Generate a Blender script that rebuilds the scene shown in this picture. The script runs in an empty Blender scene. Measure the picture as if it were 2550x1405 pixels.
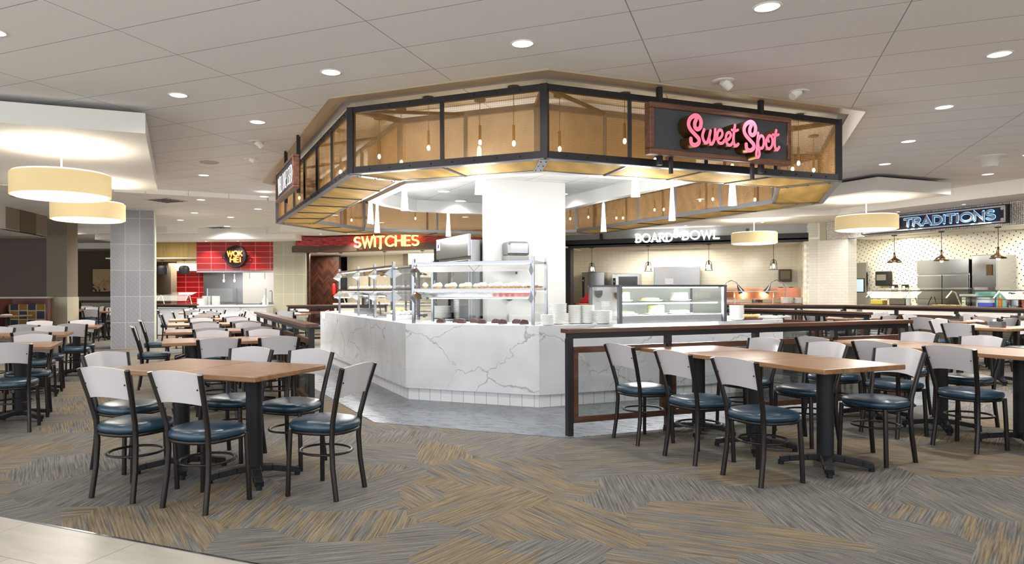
import bpy, math, random
from mathutils import Vector, Matrix, Euler
random.seed(7)
sc = bpy.context.scene
COL = sc.collection
PI = math.pi

# ---------------------------------------------------------------- camera
EYE = 1.335
YAW = 0.4016
cam_d = bpy.data.cameras.new('camera')
cam_d.sensor_width = 36.0
cam_d.sensor_fit = 'HORIZONTAL'
cam_d.lens = 1720 / 2550 * 36.0
cam_d.shift_x = (1275 - 1137) / 2550
cam_d.shift_y = (723 - 702.5) / 2550
cam_d.clip_start = 0.05
cam_d.clip_end = 200
cam = bpy.data.objects.new('camera', cam_d)
COL.objects.link(cam)
cam.matrix_world = (Matrix.Translation((0, 0, EYE)) @ Matrix.Rotation(YAW, 4, 'Z')
                    @ Matrix.Rotation(PI / 2, 4, 'X') @ Matrix.Rotation(-0.004, 4, 'Z'))
sc.camera = cam

# ---------------------------------------------------------------- world and exposure
world = bpy.data.worlds.new('world')
sc.world = world
world.use_nodes = True
WORLD_STRENGTH = 1.5
world.node_tree.nodes['Background'].inputs[0].default_value = (0.93, 0.97, 1.0, 1)
world.node_tree.nodes['Background'].inputs[1].default_value = WORLD_STRENGTH
sc.view_settings.view_transform = 'Standard'
sc.view_settings.look = 'None'
sc.view_settings.gamma = 1.0
sc.view_settings.use_curve_mapping = False
sc.view_settings.exposure = 1.0
cy = sc.cycles
cy.use_denoising = True
cy.max_bounces = 6
cy.diffuse_bounces = 4
cy.glossy_bounces = 3
cy.transmission_bounces = 5
cy.transparent_max_bounces = 12
cy.caustics_reflective = False
cy.caustics_refractive = False
cy.sample_clamp_indirect = 6.0
cy.use_adaptive_sampling = True
cy.adaptive_threshold = 0.025

# light levels (watts); lamps sit in fixtures or their grid; station area lamps have none, some added fill
W_DOWN = 68.0
W_SPOT = 22.0
W_DRUM = 32.0
W_CONE = 8.5

# ---------------------------------------------------------------- materials
def lin(c):
    return tuple(((v / 255) / 12.92 if v / 255 <= 0.04045 else ((v / 255 + 0.055) / 1.055) ** 2.4) for v in c) + (1.0,)

MATS = {}
def mat(name, rgb=(200, 200, 200), rough=0.5, metal=0.0, emit=None, estr=0.0, spec=0.5, alpha=None, coat=0.0, trans=0.0, ior=1.45):
    if name in MATS:
        return MATS[name]
    m = bpy.data.materials.new(name)
    m.use_nodes = True
    b = m.node_tree.nodes['Principled BSDF']
    b.inputs['Base Color'].default_value = lin(rgb)
    b.inputs['Roughness'].default_value = rough
    b.inputs['Metallic'].default_value = metal
    b.inputs['Specular IOR Level'].default_value = spec
    b.inputs['IOR'].default_value = ior
    b.inputs['Coat Weight'].default_value = coat
    b.inputs['Transmission Weight'].default_value = trans
    if emit:
        b.inputs['Emission Color'].default_value = lin(emit)
        b.inputs['Emission Strength'].default_value = estr
    MATS[name] = m
    return m

class NT:
    """small wrapper to write node graphs tersely"""
    def __init__(self, m):
        self.t = m.node_tree
        self.b = self.t.nodes['Principled BSDF']
        self.out = self.t.nodes['Material Output']
    def n(self, kind, **kw):
        nd = self.t.nodes.new(kind)
        for k, v in kw.items():
            if k.startswith('_'):
                setattr(nd, k[1:], v)
        return nd
    def l(self, a, b):
        self.t.links.new(a, b)
    def obj(self):
        return self.n('ShaderNodeTexCoord').outputs['Object']
    def gen(self):
        return self.n('ShaderNodeNewGeometry').outputs['Position']
    def mapping(self, src, scale=(1, 1, 1), rot=(0, 0, 0), loc=(0, 0, 0)):
        mp = self.n('ShaderNodeMapping')
        mp.inputs['Scale'].default_value = scale
        mp.inputs['Rotation'].default_value = rot
        mp.inputs['Location'].default_value = loc
        self.l(src, mp.inputs['Vector'])
        return mp.outputs[0]
    def noise(self, vec, scale=5, detail=3, rough=0.5, dist=0):
        nd = self.n('ShaderNodeTexNoise')
        nd.inputs['Scale'].default_value = scale
        nd.inputs['Detail'].default_value = detail
        nd.inputs['Roughness'].default_value = rough
        nd.inputs['Distortion'].default_value = dist
        self.l(vec, nd.inputs['Vector'])
        return nd
    def ramp(self, fac, stops, interp='LINEAR'):
        nd = self.n('ShaderNodeValToRGB')
        cr = nd.color_ramp
        cr.interpolation = interp
        while len(cr.elements) < len(stops):
            cr.elements.new(0.5)
        for e, (p, c) in zip(cr.elements, stops):
            e.position = p
            e.color = c if len(c) == 4 else lin(c)
        self.l(fac, nd.inputs[0])
        return nd.outputs[0]
    def mix(self, fac, a, b, mode='MIX'):
        nd = self.n('ShaderNodeMix', _data_type='RGBA', _blend_type=mode)
        for sock, v in ((nd.inputs[0], fac), (nd.inputs[6], a), (nd.inputs[7], b)):
            if isinstance(v, (int, float)):
                sock.default_value = v
            elif isinstance(v, tuple):
                sock.default_value = v if len(v) == 4 else lin(v)
            else:
                self.l(v, sock)
        return nd.outputs[2]
    def math(self, op, a, b=0.0, c=None):
        nd = self.n('ShaderNodeMath', _operation=op)
        for i, v in enumerate((a, b) if c is None else (a, b, c)):
            if isinstance(v, (int, float)):
                nd.inputs[i].default_value = v
            else:
                self.l(v, nd.inputs[i])
        return nd.outputs[0]
    def swap_xz(self, vec):
        """brick and other 2-D patterns on an upright local XZ face"""
        s = self.n('ShaderNodeSeparateXYZ'); self.l(vec, s.inputs[0])
        c = self.n('ShaderNodeCombineXYZ')
        self.l(s.outputs[0], c.inputs[0]); self.l(s.outputs[2], c.inputs[1])
        return c.outputs[0]
    def brick(self, vec, w, h, c1, c2, mortar, msize=0.006, offset=0.0, bias=0.0):
        nd = self.n('ShaderNodeTexBrick')
        nd.offset = offset
        nd.inputs['Scale'].default_value = 1.0
        nd.inputs['Brick Width'].default_value = w
        nd.inputs['Row Height'].default_value = h
        nd.inputs['Mortar Size'].default_value = msize
        nd.inputs['Mortar Smooth'].default_value = 0.0
        nd.inputs['Bias'].default_value = bias
        nd.inputs['Color1'].default_value = lin(c1)
        nd.inputs['Color2'].default_value = lin(c2)
        nd.inputs['Mortar'].default_value = lin(mortar)
        self.l(vec, nd.inputs['Vector'])
        return nd
    def bump(self, h, strength=0.2, dist=0.01):
        nd = self.n('ShaderNodeBump')
        nd.inputs['Strength'].default_value = strength
        nd.inputs['Distance'].default_value = dist
        self.l(h, nd.inputs['Height'])
        self.l(nd.outputs[0], self.b.inputs['Normal'])
    def color(self, c):
        self.l(c, self.b.inputs['Base Color'])

def newmat(name, **kw):
    m = mat(name, **kw)
    return m, NT(m)

# carpet: angular tiles, each with its own stripe direction, grey with gold streaks
M_CARPET, t = newmat('carpet', rough=0.95, spec=0.1)
pos = t.gen()
vor = t.n('ShaderNodeTexVoronoi', _distance='MANHATTAN')
vor.inputs['Scale'].default_value = 1.15
vor.inputs['Randomness'].default_value = 0.9
t.l(t.mapping(pos, rot=(0, 0, 0.35), scale=(1, 1, 0)), vor.inputs['Vector'])
sep = t.n('ShaderNodeSeparateColor'); t.l(vor.outputs['Color'], sep.inputs[0])
ang = t.math('MULTIPLY', t.math('FLOOR', t.math('MULTIPLY', sep.outputs[0], 5.0)), 0.63)
vr = t.n('ShaderNodeVectorRotate', _rotation_type='Z_AXIS')
t.l(pos, vr.inputs['Vector']); t.l(ang, vr.inputs['Angle'])
n1 = t.noise(t.mapping(vr.outputs[0], scale=(2.6, 95, 1)), 1.0, 5, 0.68)
n2 = t.noise(t.mapping(vr.outputs[0], scale=(1.2, 16, 1)), 1.0, 2, 0.5)
fine = t.noise(pos, 260, 1, 0.5)
g = t.ramp(n1.outputs[0], [(0.34, (84, 83, 83)), (0.47, (118, 117, 116)), (0.56, (138, 136, 134)), (0.70, (164, 161, 156))])
gold_m = t.ramp(t.math('ADD', n2.outputs[0], t.math('MULTIPLY', t.math('SUBTRACT', sep.outputs[1], 0.5), 0.34)), [(0.5, (0, 0, 0, 1)), (0.60, (1, 1, 1, 1))])
gold = t.ramp(n1.outputs[0], [(0.36, (104, 96, 84)), (0.52, (152, 133, 104)), (0.7, (182, 160, 128))])
cc = t.mix(t.math('MULTIPLY', gold_m, 0.7), g, gold)
cc = t.mix(0.55, cc, t.ramp(fine.outputs[0], [(0.3, (60, 58, 54)), (0.7, (170, 164, 152))]), 'OVERLAY')
t.color(cc)
t.bump(fine.outputs[0], 0.5, 0.004)

# beige porcelain walkway tile
M_BEIGE, t = newmat('beige_floor_tile', rough=0.35)
pos = t.gen()
br = t.brick(t.mapping(pos, loc=(3.42 + 0.0, -2.31, 0)), 0.84, 0.405, (196, 191, 182), (188, 184, 175), (140, 134, 126), 0.003, 0.5)
ns = t.noise(t.mapping(pos, scale=(1.5, 5, 1)), 2.0, 5, 0.6, 0.6)
t.color(t.mix(0.6, br.outputs[0], t.ramp(ns.outputs[0], [(0.3, (170, 165, 156)), (0.7, (216, 211, 202))]), 'MULTIPLY'))
# grey-blue plank floor round the counter
M_VINYL, t = newmat('grey_plank_floor', rough=0.28)
pos = t.gen()
br = t.brick(t.mapping(pos, rot=(0, 0, 0.785)), 0.9, 0.45, (148, 154, 161), (132, 138, 146), (112, 117, 122), 0.003, 0.5)
ns = t.noise(t.mapping(pos, rot=(0, 0, 0.785), scale=(5, 28, 1)), 1.0, 4, 0.6, 0.3)
t.color(t.mix(0.8, br.outputs[0], t.ramp(ns.outputs[0], [(0.35, (105, 105, 108)), (0.65, (205, 208, 212))]), 'MULTIPLY'))
t.l(t.ramp(ns.outputs[0], [(0.3, (0.2, 0.2, 0.2, 1)), (0.7, (0.42, 0.42, 0.42, 1))]), t.b.inputs['Roughness'])
t.bump(ns.outputs[0], 0.25, 0.003)
M_KITCHEN = mat('kitchen_floor', (120, 96, 78), 0.5)

# ceilings
def ceiling_mat(name, rgb, loc, w=1.829, h=0.6096, rot=0.0):
    m, t = newmat(name, rough=0.9, spec=0.1)
    br = t.brick(t.mapping(t.gen(), rot=(0, 0, rot), loc=loc), w, h, rgb, rgb, tuple(int(v * 0.66) for v in rgb), 0.004, 0.0)
    ns = t.noise(t.gen(), 120, 1)
    t.color(t.mix(0.08, br.outputs[0], ns.outputs[1], 'MULTIPLY'))
    return m
M_CEIL = ceiling_mat('ceiling_panels', (244, 244, 244), (0.786, -3.844, 0))
M_CEIL_FAR = ceiling_mat('far_ceiling_panels', (244, 244, 240), (0.786 - 0.6, -3.9, 0))
M_CEIL_IN = ceiling_mat('kitchen_ceiling_panels', (252, 252, 252), (0, 0, 0), 0.61, 0.61, 0.785)
M_GYP = mat('gypsum_white', (238, 236, 231), 0.85, spec=0.1)
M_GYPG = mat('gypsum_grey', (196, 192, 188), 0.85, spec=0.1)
M_TRIM = mat('beige_ceiling_trim', (186, 170, 148), 0.35)
M_WHITE = mat('white_wall_paint', (222, 222, 220), 0.5)

# wood
def wood(name, c1, c2, rough=0.35, scale=(1.2, 22, 22), coat=0.0):
    m, t = newmat(name, rough=rough, coat=coat)
    v = t.mapping(t.obj(), scale=scale)
    a = t.noise(v, 1.0, 5, 0.6, 0.4)
    b = t.noise(v, 5.0, 3, 0.6, 0.2)
    f = t.math('ADD', t.math('MULTIPLY', a.outputs[0], 0.7), t.math('MULTIPLY', b.outputs[0], 0.3))
    t.color(t.ramp(f, [(0.35, c1), (0.65, c2)]))
    return m
M_TABLE = wood('tabletop_walnut', (110, 76, 50), (154, 114, 78), 0.3, (1.5, 16, 16), 0.05)
M_RAILW = wood('rail_wood', (62, 38, 28), (98, 64, 48), 0.35)
M_SIGNW = wood('sign_frame_wood', (84, 54, 40), (140, 98, 74), 0.4)
M_YELLOWW = wood('maple_panel', (196, 166, 100), (224, 196, 132), 0.5, (8, 8, 0.6))
M_PLY = mat('backrest_laminate', (188, 184, 187), 0.28)
M_PLYEDGE = mat('backrest_edge', (226, 212, 190), 0.5)
M_BLACK = mat('black_metal', (34, 32, 34), 0.42, 0.2)
M_CHAIR = mat('chair_bronze_metal', (50, 46, 45), 0.3, 0.7)
M_PED = mat('pedestal_black', (26, 26, 30), 0.5, spec=0.3)
M_RING = mat('canopy_dark_steel', (44, 40, 44), 0.45, 0.2)
M_RINGG = mat('canopy_grey_steel', (120, 122, 128), 0.35, 0.6)
M_STEEL, t = newmat('stainless', rgb=(158, 159, 161), rough=0.24, metal=1.0)
M_CHROME = mat('chrome', (150, 152, 157), 0.18, 1.0)
M_COPPER = mat('copper', (196, 128, 98), 0.25, 0.9)
M_BRONZE = mat('bronze_shade', (104, 84, 62), 0.3, 0.85)

# blue vinyl seat with a small dimple texture
M_SEAT, t = newmat('seat_blue_vinyl', rgb=(24, 52, 70), rough=0.3, spec=0.75)
wv = t.n('ShaderNodeTexChecker'); wv.inputs['Scale'].default_value = 160
t.l(t.obj(), wv.inputs['Vector'])
t.bump(wv.outputs[1], 0.35, 0.0015)

# marble: warped voronoi edges as veins
M_MARBLE, t = newmat('marble', rough=0.12)
v = t.obj()
wn = t.noise(v, 1.6, 5, 0.6)
warp = t.n('ShaderNodeVectorMath', _operation='MULTIPLY_ADD')
t.l(wn.outputs[1], warp.inputs[0]); warp.inputs[1].default_value = (0.75, 0.75, 0.75)
t.l(t.mapping(v, scale=(1, 1, 1.5)), warp.inputs[2])
ve = t.n('ShaderNodeTexVoronoi', _feature='DISTANCE_TO_EDGE'); ve.inputs['Scale'].default_value = 1.25
t.l(warp.outputs[0], ve.inputs['Vector'])
th = t.math('MULTIPLY', t.math('SUBTRACT', t.noise(v, 1.1, 2).outputs[0], 0.40), 0.055)
vein = t.math('LESS_THAN', ve.outputs[0], th)
vein2 = t.math('MULTIPLY', t.ramp(t.math('DIVIDE', ve.outputs[0], t.math('MAXIMUM', t.math('MULTIPLY', th, 2.2), 0.004)), [(0.0, (1, 1, 1, 1)), (1.0, (0, 0, 0, 1))]), 0.55)
cloud = t.ramp(t.noise(v, 2.2, 4).outputs[0], [(0.3, (198, 200, 204)), (0.7, (214, 216, 219))])
mc = t.mix(vein2, cloud, (160, 158, 156))
t.color(t.mix(t.math('MULTIPLY', vein, 0.35), mc, (122, 120, 118)))
M_TOP = mat('white_quartz', (232, 232, 232), 0.15)
M_KICK, t = newmat('kick_tile', rough=0.25)
br = t.brick(t.swap_xz(t.obj()), 0.145, 0.3, (226, 226, 228), (220, 220, 222), (150, 150, 152), 0.003)
t.color(br.outputs[0])

def tile(name, w, h, c1, c2, mortar, rough=0.25, ms=0.004, offset=0.0, metal=0.0):
    m, t = newmat(name, rough=rough, metal=metal)
    br = t.brick(t.swap_xz(t.obj()), w, h, c1, c2, mortar, ms, offset)
    t.color(br.outputs[0])
    return m
M_COLTILE, t = newmat('grey_patterned_tile', rough=0.22)
v = t.swap_xz(t.obj())
br = t.brick(v, 0.31, 0.61, (146, 145, 149), (134, 133, 136), (184, 184, 180), 0.006, 0.0)
wv = t.n('ShaderNodeTexWave', _wave_type='BANDS', _bands_direction='DIAGONAL', _wave_profile='TRI')
wv.inputs['Scale'].default_value = 6; wv.inputs['Distortion'].default_value = 3; wv.inputs['Detail Scale'].default_value = 6
t.l(v, wv.inputs['Vector'])
t.color(t.mix(0.07, br.outputs[0], wv.outputs[0], 'OVERLAY'))
M_REDTILE = tile('red_tile', 0.47, 0.185, (150, 22, 26), (168, 26, 30), (210, 130, 120), 0.2, 0.008)
M_TANTILE = tile('tan_tile', 0.32, 0.62, (178, 174, 152), (170, 166, 144), (200, 198, 178), 0.3, 0.006)
M_SUBWAY = tile('cream_subway_tile', 0.3, 0.1, (238, 231, 210), (232, 224, 202), (214, 206, 186), 0.15, 0.004, 0.5)
M_WBRICK = tile('white_brick_tile', 0.2, 0.07, (226, 224, 212), (220, 218, 206), (206, 204, 192), 0.3, 0.004, 0.5)
M_SLATE = tile('stacked_stone', 0.5, 0.06, (112, 104, 88), (84, 82, 72), (62, 58, 50), 0.6, 0.004, 0.37)
M_REDWOOD, t = newmat('red_stacked_strips', rough=0.5)
ns = t.noise(t.mapping(t.obj(), scale=(4, 4, 55)), 1.0, 4, 0.7)
t.color(t.ramp(ns.outputs[0], [(0.35, (96, 20, 26)), (0.52, (178, 52, 54)), (0.7, (216, 120, 104))]))
M_HERR, t = newmat('herringbone_wood', rough=0.4)
v = t.swap_xz(t.obj())
sx = t.n('ShaderNodeSeparateXYZ'); t.l(v, sx.inputs[0])
tri = t.math('PINGPONG', sx.outputs[0], 0.22)
cmb = t.n('ShaderNodeCombineXYZ')
t.l(t.math('ADD', sx.outputs[1], tri), cmb.inputs[1]); t.l(t.math('FLOOR', t.math('DIVIDE', sx.outputs[0], 0.22)), cmb.inputs[0])
br = t.brick(cmb.outputs[0], 1.0, 0.07, (150, 96, 74), (214, 150, 118), (80, 52, 42), 0.004, 0.0)
wn = t.n('ShaderNodeTexWhiteNoise'); fl = t.n('ShaderNodeVectorMath', _operation='FLOOR')
t.l(t.mapping(cmb.outputs[0], scale=(1, 14.3, 1)), fl.inputs[0]); t.l(fl.outputs[0], wn.inputs['Vector'])
t.color(t.mix(0.75, br.outputs[0], t.ramp(wn.outputs[0], [(0, (90, 80, 78)), (1, (250, 230, 220))]), 'MULTIPLY'))
# white mosaic with small black dots
M_DOTS, t = newmat('dotted_mosaic', rough=0.2)
v = t.mapping(t.swap_xz(t.obj()), scale=(9.5, 9.5, 1))
vo = t.n('ShaderNodeTexVoronoi'); vo.inputs['Randomness'].default_value = 0.0; vo.inputs['Scale'].default_value = 1.0
t.l(t.mapping(v, rot=(0, 0, 0.5)), vo.inputs['Vector'])
t.color(t.mix(t.math('LESS_THAN', vo.outputs['Distance'], 0.13), (240, 234, 216), (52, 46, 42)))
M_PUNCH, t = newmat('pressed_tin', rgb=(196, 192, 188), rough=0.35, metal=0.6)
vo = t.n('ShaderNodeTexVoronoi'); vo.inputs['Randomness'].default_value = 0.25; vo.inputs['Scale'].default_value = 26
t.l(t.obj(), vo.inputs['Vector'])
t.bump(vo.outputs['Distance'], 0.9, 0.02)
t.color(t.ramp(vo.outputs['Distance'], [(0.1, (150, 146, 142)), (0.6, (222, 218, 212))]))
M_PLAID, t = newmat('plaid_booth_fabric', rough=0.9)
v = t.swap_xz(t.obj())
ck = t.n('ShaderNodeTexChecker'); ck.inputs['Scale'].default_value = 4.6
ck.inputs['Color1'].default_value = lin((120, 92, 34)); ck.inputs['Color2'].default_value = lin((46, 50, 62))
t.l(v, ck.inputs['Vector'])
br = t.brick(v, 0.2174, 0.2174, (0, 0, 0), (0, 0, 0), (255, 255, 255), 0.012)
t.color(t.mix(t.math('MULTIPLY', br.outputs[0], 0.6), ck.outputs[0], (190, 180, 150)))

M_BROWN = mat('brown_wall', (92, 80, 74), 0.8)
M_TAUPE = mat('taupe_wall', (128, 118, 102), 0.8)
M_DARKTAUPE = mat('dark_taupe_wall', (98, 84, 68), 0.8)
M_WAINS = tile('wainscot_tile', 0.15, 0.45, (196, 188, 164), (188, 180, 156), (176, 168, 146), 0.4)
M_CREAM = mat('cream_wall', (226, 218, 194), 0.6)
M_MAROON = mat('booth_maroon_wood', (96, 52, 46), 0.5)
M_GREY = mat('header_grey', (150, 152, 150), 0.6)
M_HEAD = mat('dark_header', (88, 66, 56), 0.5)
M_BLACKM = mat('matte_black', (24, 24, 28), 0.5)
M_CLOTH = mat('white_porcelain', (240, 240, 238), 0.18)
M_NAPKIN = mat('white_napkin', (236, 232, 226), 0.9)
M_CREAMTOP = mat('whipped_cream', (250, 248, 244), 0.6)
M_CAKE = mat('sponge_cake', (206, 168, 104), 0.8)
M_CHOC = mat('chocolate', (66, 40, 42), 0.6)
M_GREEN = mat('pistachio_icing', (196, 204, 150), 0.7)
M_CAKETAN = mat('toasted_icing', (176, 146, 100), 0.7)
M_YELLOW = mat('yellow_plastic', (232, 206, 92), 0.5)
M_ORANGE = mat('orange_plastic', (226, 130, 40), 0.4)
M_REDP = mat('red_plastic', (206, 22, 28), 0.4)
M_TEAL = mat('teal_carton', (150, 214, 206), 0.5)
M_BLUE = mat('blue_carton', (84, 92, 196), 0.5)
M_BREAD = mat('bread_roll', (222, 188, 120), 0.8)
M_GLASSD = mat('dark_glass', (22, 24, 24), 0.08)
M_SCREEN = mat('screen_glow', (150, 170, 180), 0.3, emit=(150, 175, 182), estr=0.5)

def emis(name, rgb, s):
    return mat(name, rgb, 0.5, emit=rgb, estr=s)
M_LENS = emis('downlight_lens', (255, 250, 244), 2.2)
M_BULB = emis('warm_bulb', (255, 224, 170), 9.0)
M_CONE = emis('white_glass_lit', (255, 252, 246), 1.0)
M_DIFF = emis('drum_diffuser', (255, 246, 228), .5)
M_SHADE, t = newmat('drum_shade_fabric', rgb=(222, 200, 150), rough=0.8, emit=(232, 208, 158), estr=0.13)
M_PINK = mat('pink_acrylic', (255, 120, 150), 0.4, emit=(255, 120, 150), estr=0.28)
M_GOLDE = emis('gold_neon', (255, 208, 110), 1.6)
M_REDE = emis('orange_neon', (255, 176, 70), 1.3)
M_REDHALO = emis('red_halo', (220, 20, 16), .5)
M_WHE = emis('white_neon', (255, 255, 255), 1.3)
M_BLUEE = emis('blue_halo', (110, 170, 255), 1.2)
M_LETG = mat('grey_letter', (158, 150, 146), 0.5)
M_BRASS = mat('brass_return', (148, 112, 66), 0.3, 0.9)
M_LEDW = emis('led_strip', (255, 255, 255), 4.0)
M_LEDC = emis('warm_led_strip', (255, 236, 180), 2.6)
M_THIN = emis('white_sign_letter', (240, 240, 240), 0.3)

# clear glass: thin panes that barely tint what is behind
def glass(name, tint, gl=0.08, rough=0.02):
    m = bpy.data.materials.new(name); m.use_nodes = True
    nt = m.node_tree; nt.nodes.remove(nt.nodes['Principled BSDF'])
    tr = nt.nodes.new('ShaderNodeBsdfTransparent'); tr.inputs[0].default_value = tint
    gs = nt.nodes.new('ShaderNodeBsdfGlossy'); gs.inputs['Roughness'].default_value = rough
    fr = nt.nodes.new('ShaderNodeFresnel'); fr.inputs[0].default_value = 1.45
    mx = nt.nodes.new('ShaderNodeMixShader')
    ad = nt.nodes.new('ShaderNodeMath'); ad.operation = 'MULTIPLY_ADD'; ad.inputs[1].default_value = 0.8; ad.inputs[2].default_value = gl * 0.3
    nt.links.new(fr.outputs[0], ad.inputs[0]); nt.links.new(ad.outputs[0], mx.inputs[0])
    nt.links.new(tr.outputs[0], mx.inputs[1]); nt.links.new(gs.outputs[0], mx.inputs[2])
    nt.links.new(mx.outputs[0], nt.nodes['Material Output'].inputs[0])
    MATS[name] = m
    return m
M_GLASS = glass('clear_glass', (0.97, 0.985, 0.98, 1))
M_GLASSG = glass('greenish_glass', (0.90, 0.95, 0.90, 1), 0.15)
M_GLASSR = glass('rail_glass', (0.86, 0.88, 0.86, 1), 0.2)
# woven copper mesh: partly open, partly gold metal
def meshmat(name, openness, tint, gold, rough=0.4):
    m = bpy.data.materials.new(name); m.use_nodes = True
    nt = m.node_tree; N = nt.nodes; L = nt.links
    b = N['Principled BSDF']
    b.inputs['Roughness'].default_value = rough; b.inputs['Metallic'].default_value = 0.35
    tc = N.new('ShaderNodeTexCoord')
    wv = N.new('ShaderNodeTexWave'); wv.inputs['Scale'].default_value = 1.6; wv.inputs['Distortion'].default_value = 7; wv.inputs['Detail'].default_value = 1
    mp = N.new('ShaderNodeMapping'); mp.inputs['Scale'].default_value = (0.8, 0.8, 1.6)
    L.new(tc.outputs['Object'], mp.inputs[0]); L.new(mp.outputs[0], wv.inputs['Vector'])
    cr = N.new('ShaderNodeValToRGB'); cr.color_ramp.elements[0].color = lin(tuple(int(v * 0.86) for v in gold)); cr.color_ramp.elements[1].color = lin(gold)
    L.new(wv.outputs[1], cr.inputs[0]); L.new(cr.outputs[0], b.inputs['Base Color'])
    tr = N.new('ShaderNodeBsdfTransparent'); tr.inputs[0].default_value = tint
    tl = N.new('ShaderNodeBsdfTranslucent'); tl.inputs[0].default_value = lin(gold)
    m1 = N.new('ShaderNodeMixShader'); m1.inputs[0].default_value = 0.4
    L.new(b.outputs[0], m1.inputs[1]); L.new(tl.outputs[0], m1.inputs[2])
    # fine woven grid: threads closed, holes open, in object space
    ck = N.new('ShaderNodeTexWave'); ck.bands_direction = 'Z'; ck.inputs['Scale'].default_value = 14
    ck2 = N.new('ShaderNodeTexWave'); ck2.bands_direction = 'X'; ck2.inputs['Scale'].default_value = 14
    L.new(tc.outputs['Object'], ck.inputs['Vector']); L.new(tc.outputs['Object'], ck2.inputs['Vector'])
    mu = N.new('ShaderNodeMath'); mu.operation = 'MULTIPLY'; L.new(ck.outputs[1], mu.inputs[0]); L.new(ck2.outputs[1], mu.inputs[1])
    ma = N.new('ShaderNodeMath'); ma.operation = 'MULTIPLY_ADD'; ma.inputs[1].default_value = -0.22; ma.inputs[2].default_value = 1 - openness + 0.055
    L.new(mu.outputs[0], ma.inputs[0])
    lw = N.new('ShaderNodeLayerWeight'); lw.inputs[0].default_value = 0.35
    gz = N.new('ShaderNodeMath'); gz.operation = 'MULTIPLY_ADD'; gz.inputs[1].default_value = 0.45; gz.use_clamp = True
    L.new(lw.outputs['Facing'], gz.inputs[0]); L.new(ma.outputs[0], gz.inputs[2])
    m2 = N.new('ShaderNodeMixShader'); L.new(gz.outputs[0], m2.inputs[0])
    L.new(tr.outputs[0], m2.inputs[1]); L.new(m1.outputs[0], m2.inputs[2])
    L.new(m2.outputs[0], N['Material Output'].inputs[0])
    MATS[name] = m
    return m
M_MESH = meshmat('copper_mesh', 0.74, (1.0, 0.95, 0.86, 1), (226, 176, 108))
M_MESHU = meshmat('copper_mesh_soffit', 0.22, (1.0, 0.85, 0.55, 1), (236, 196, 112), 0.65)

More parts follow.
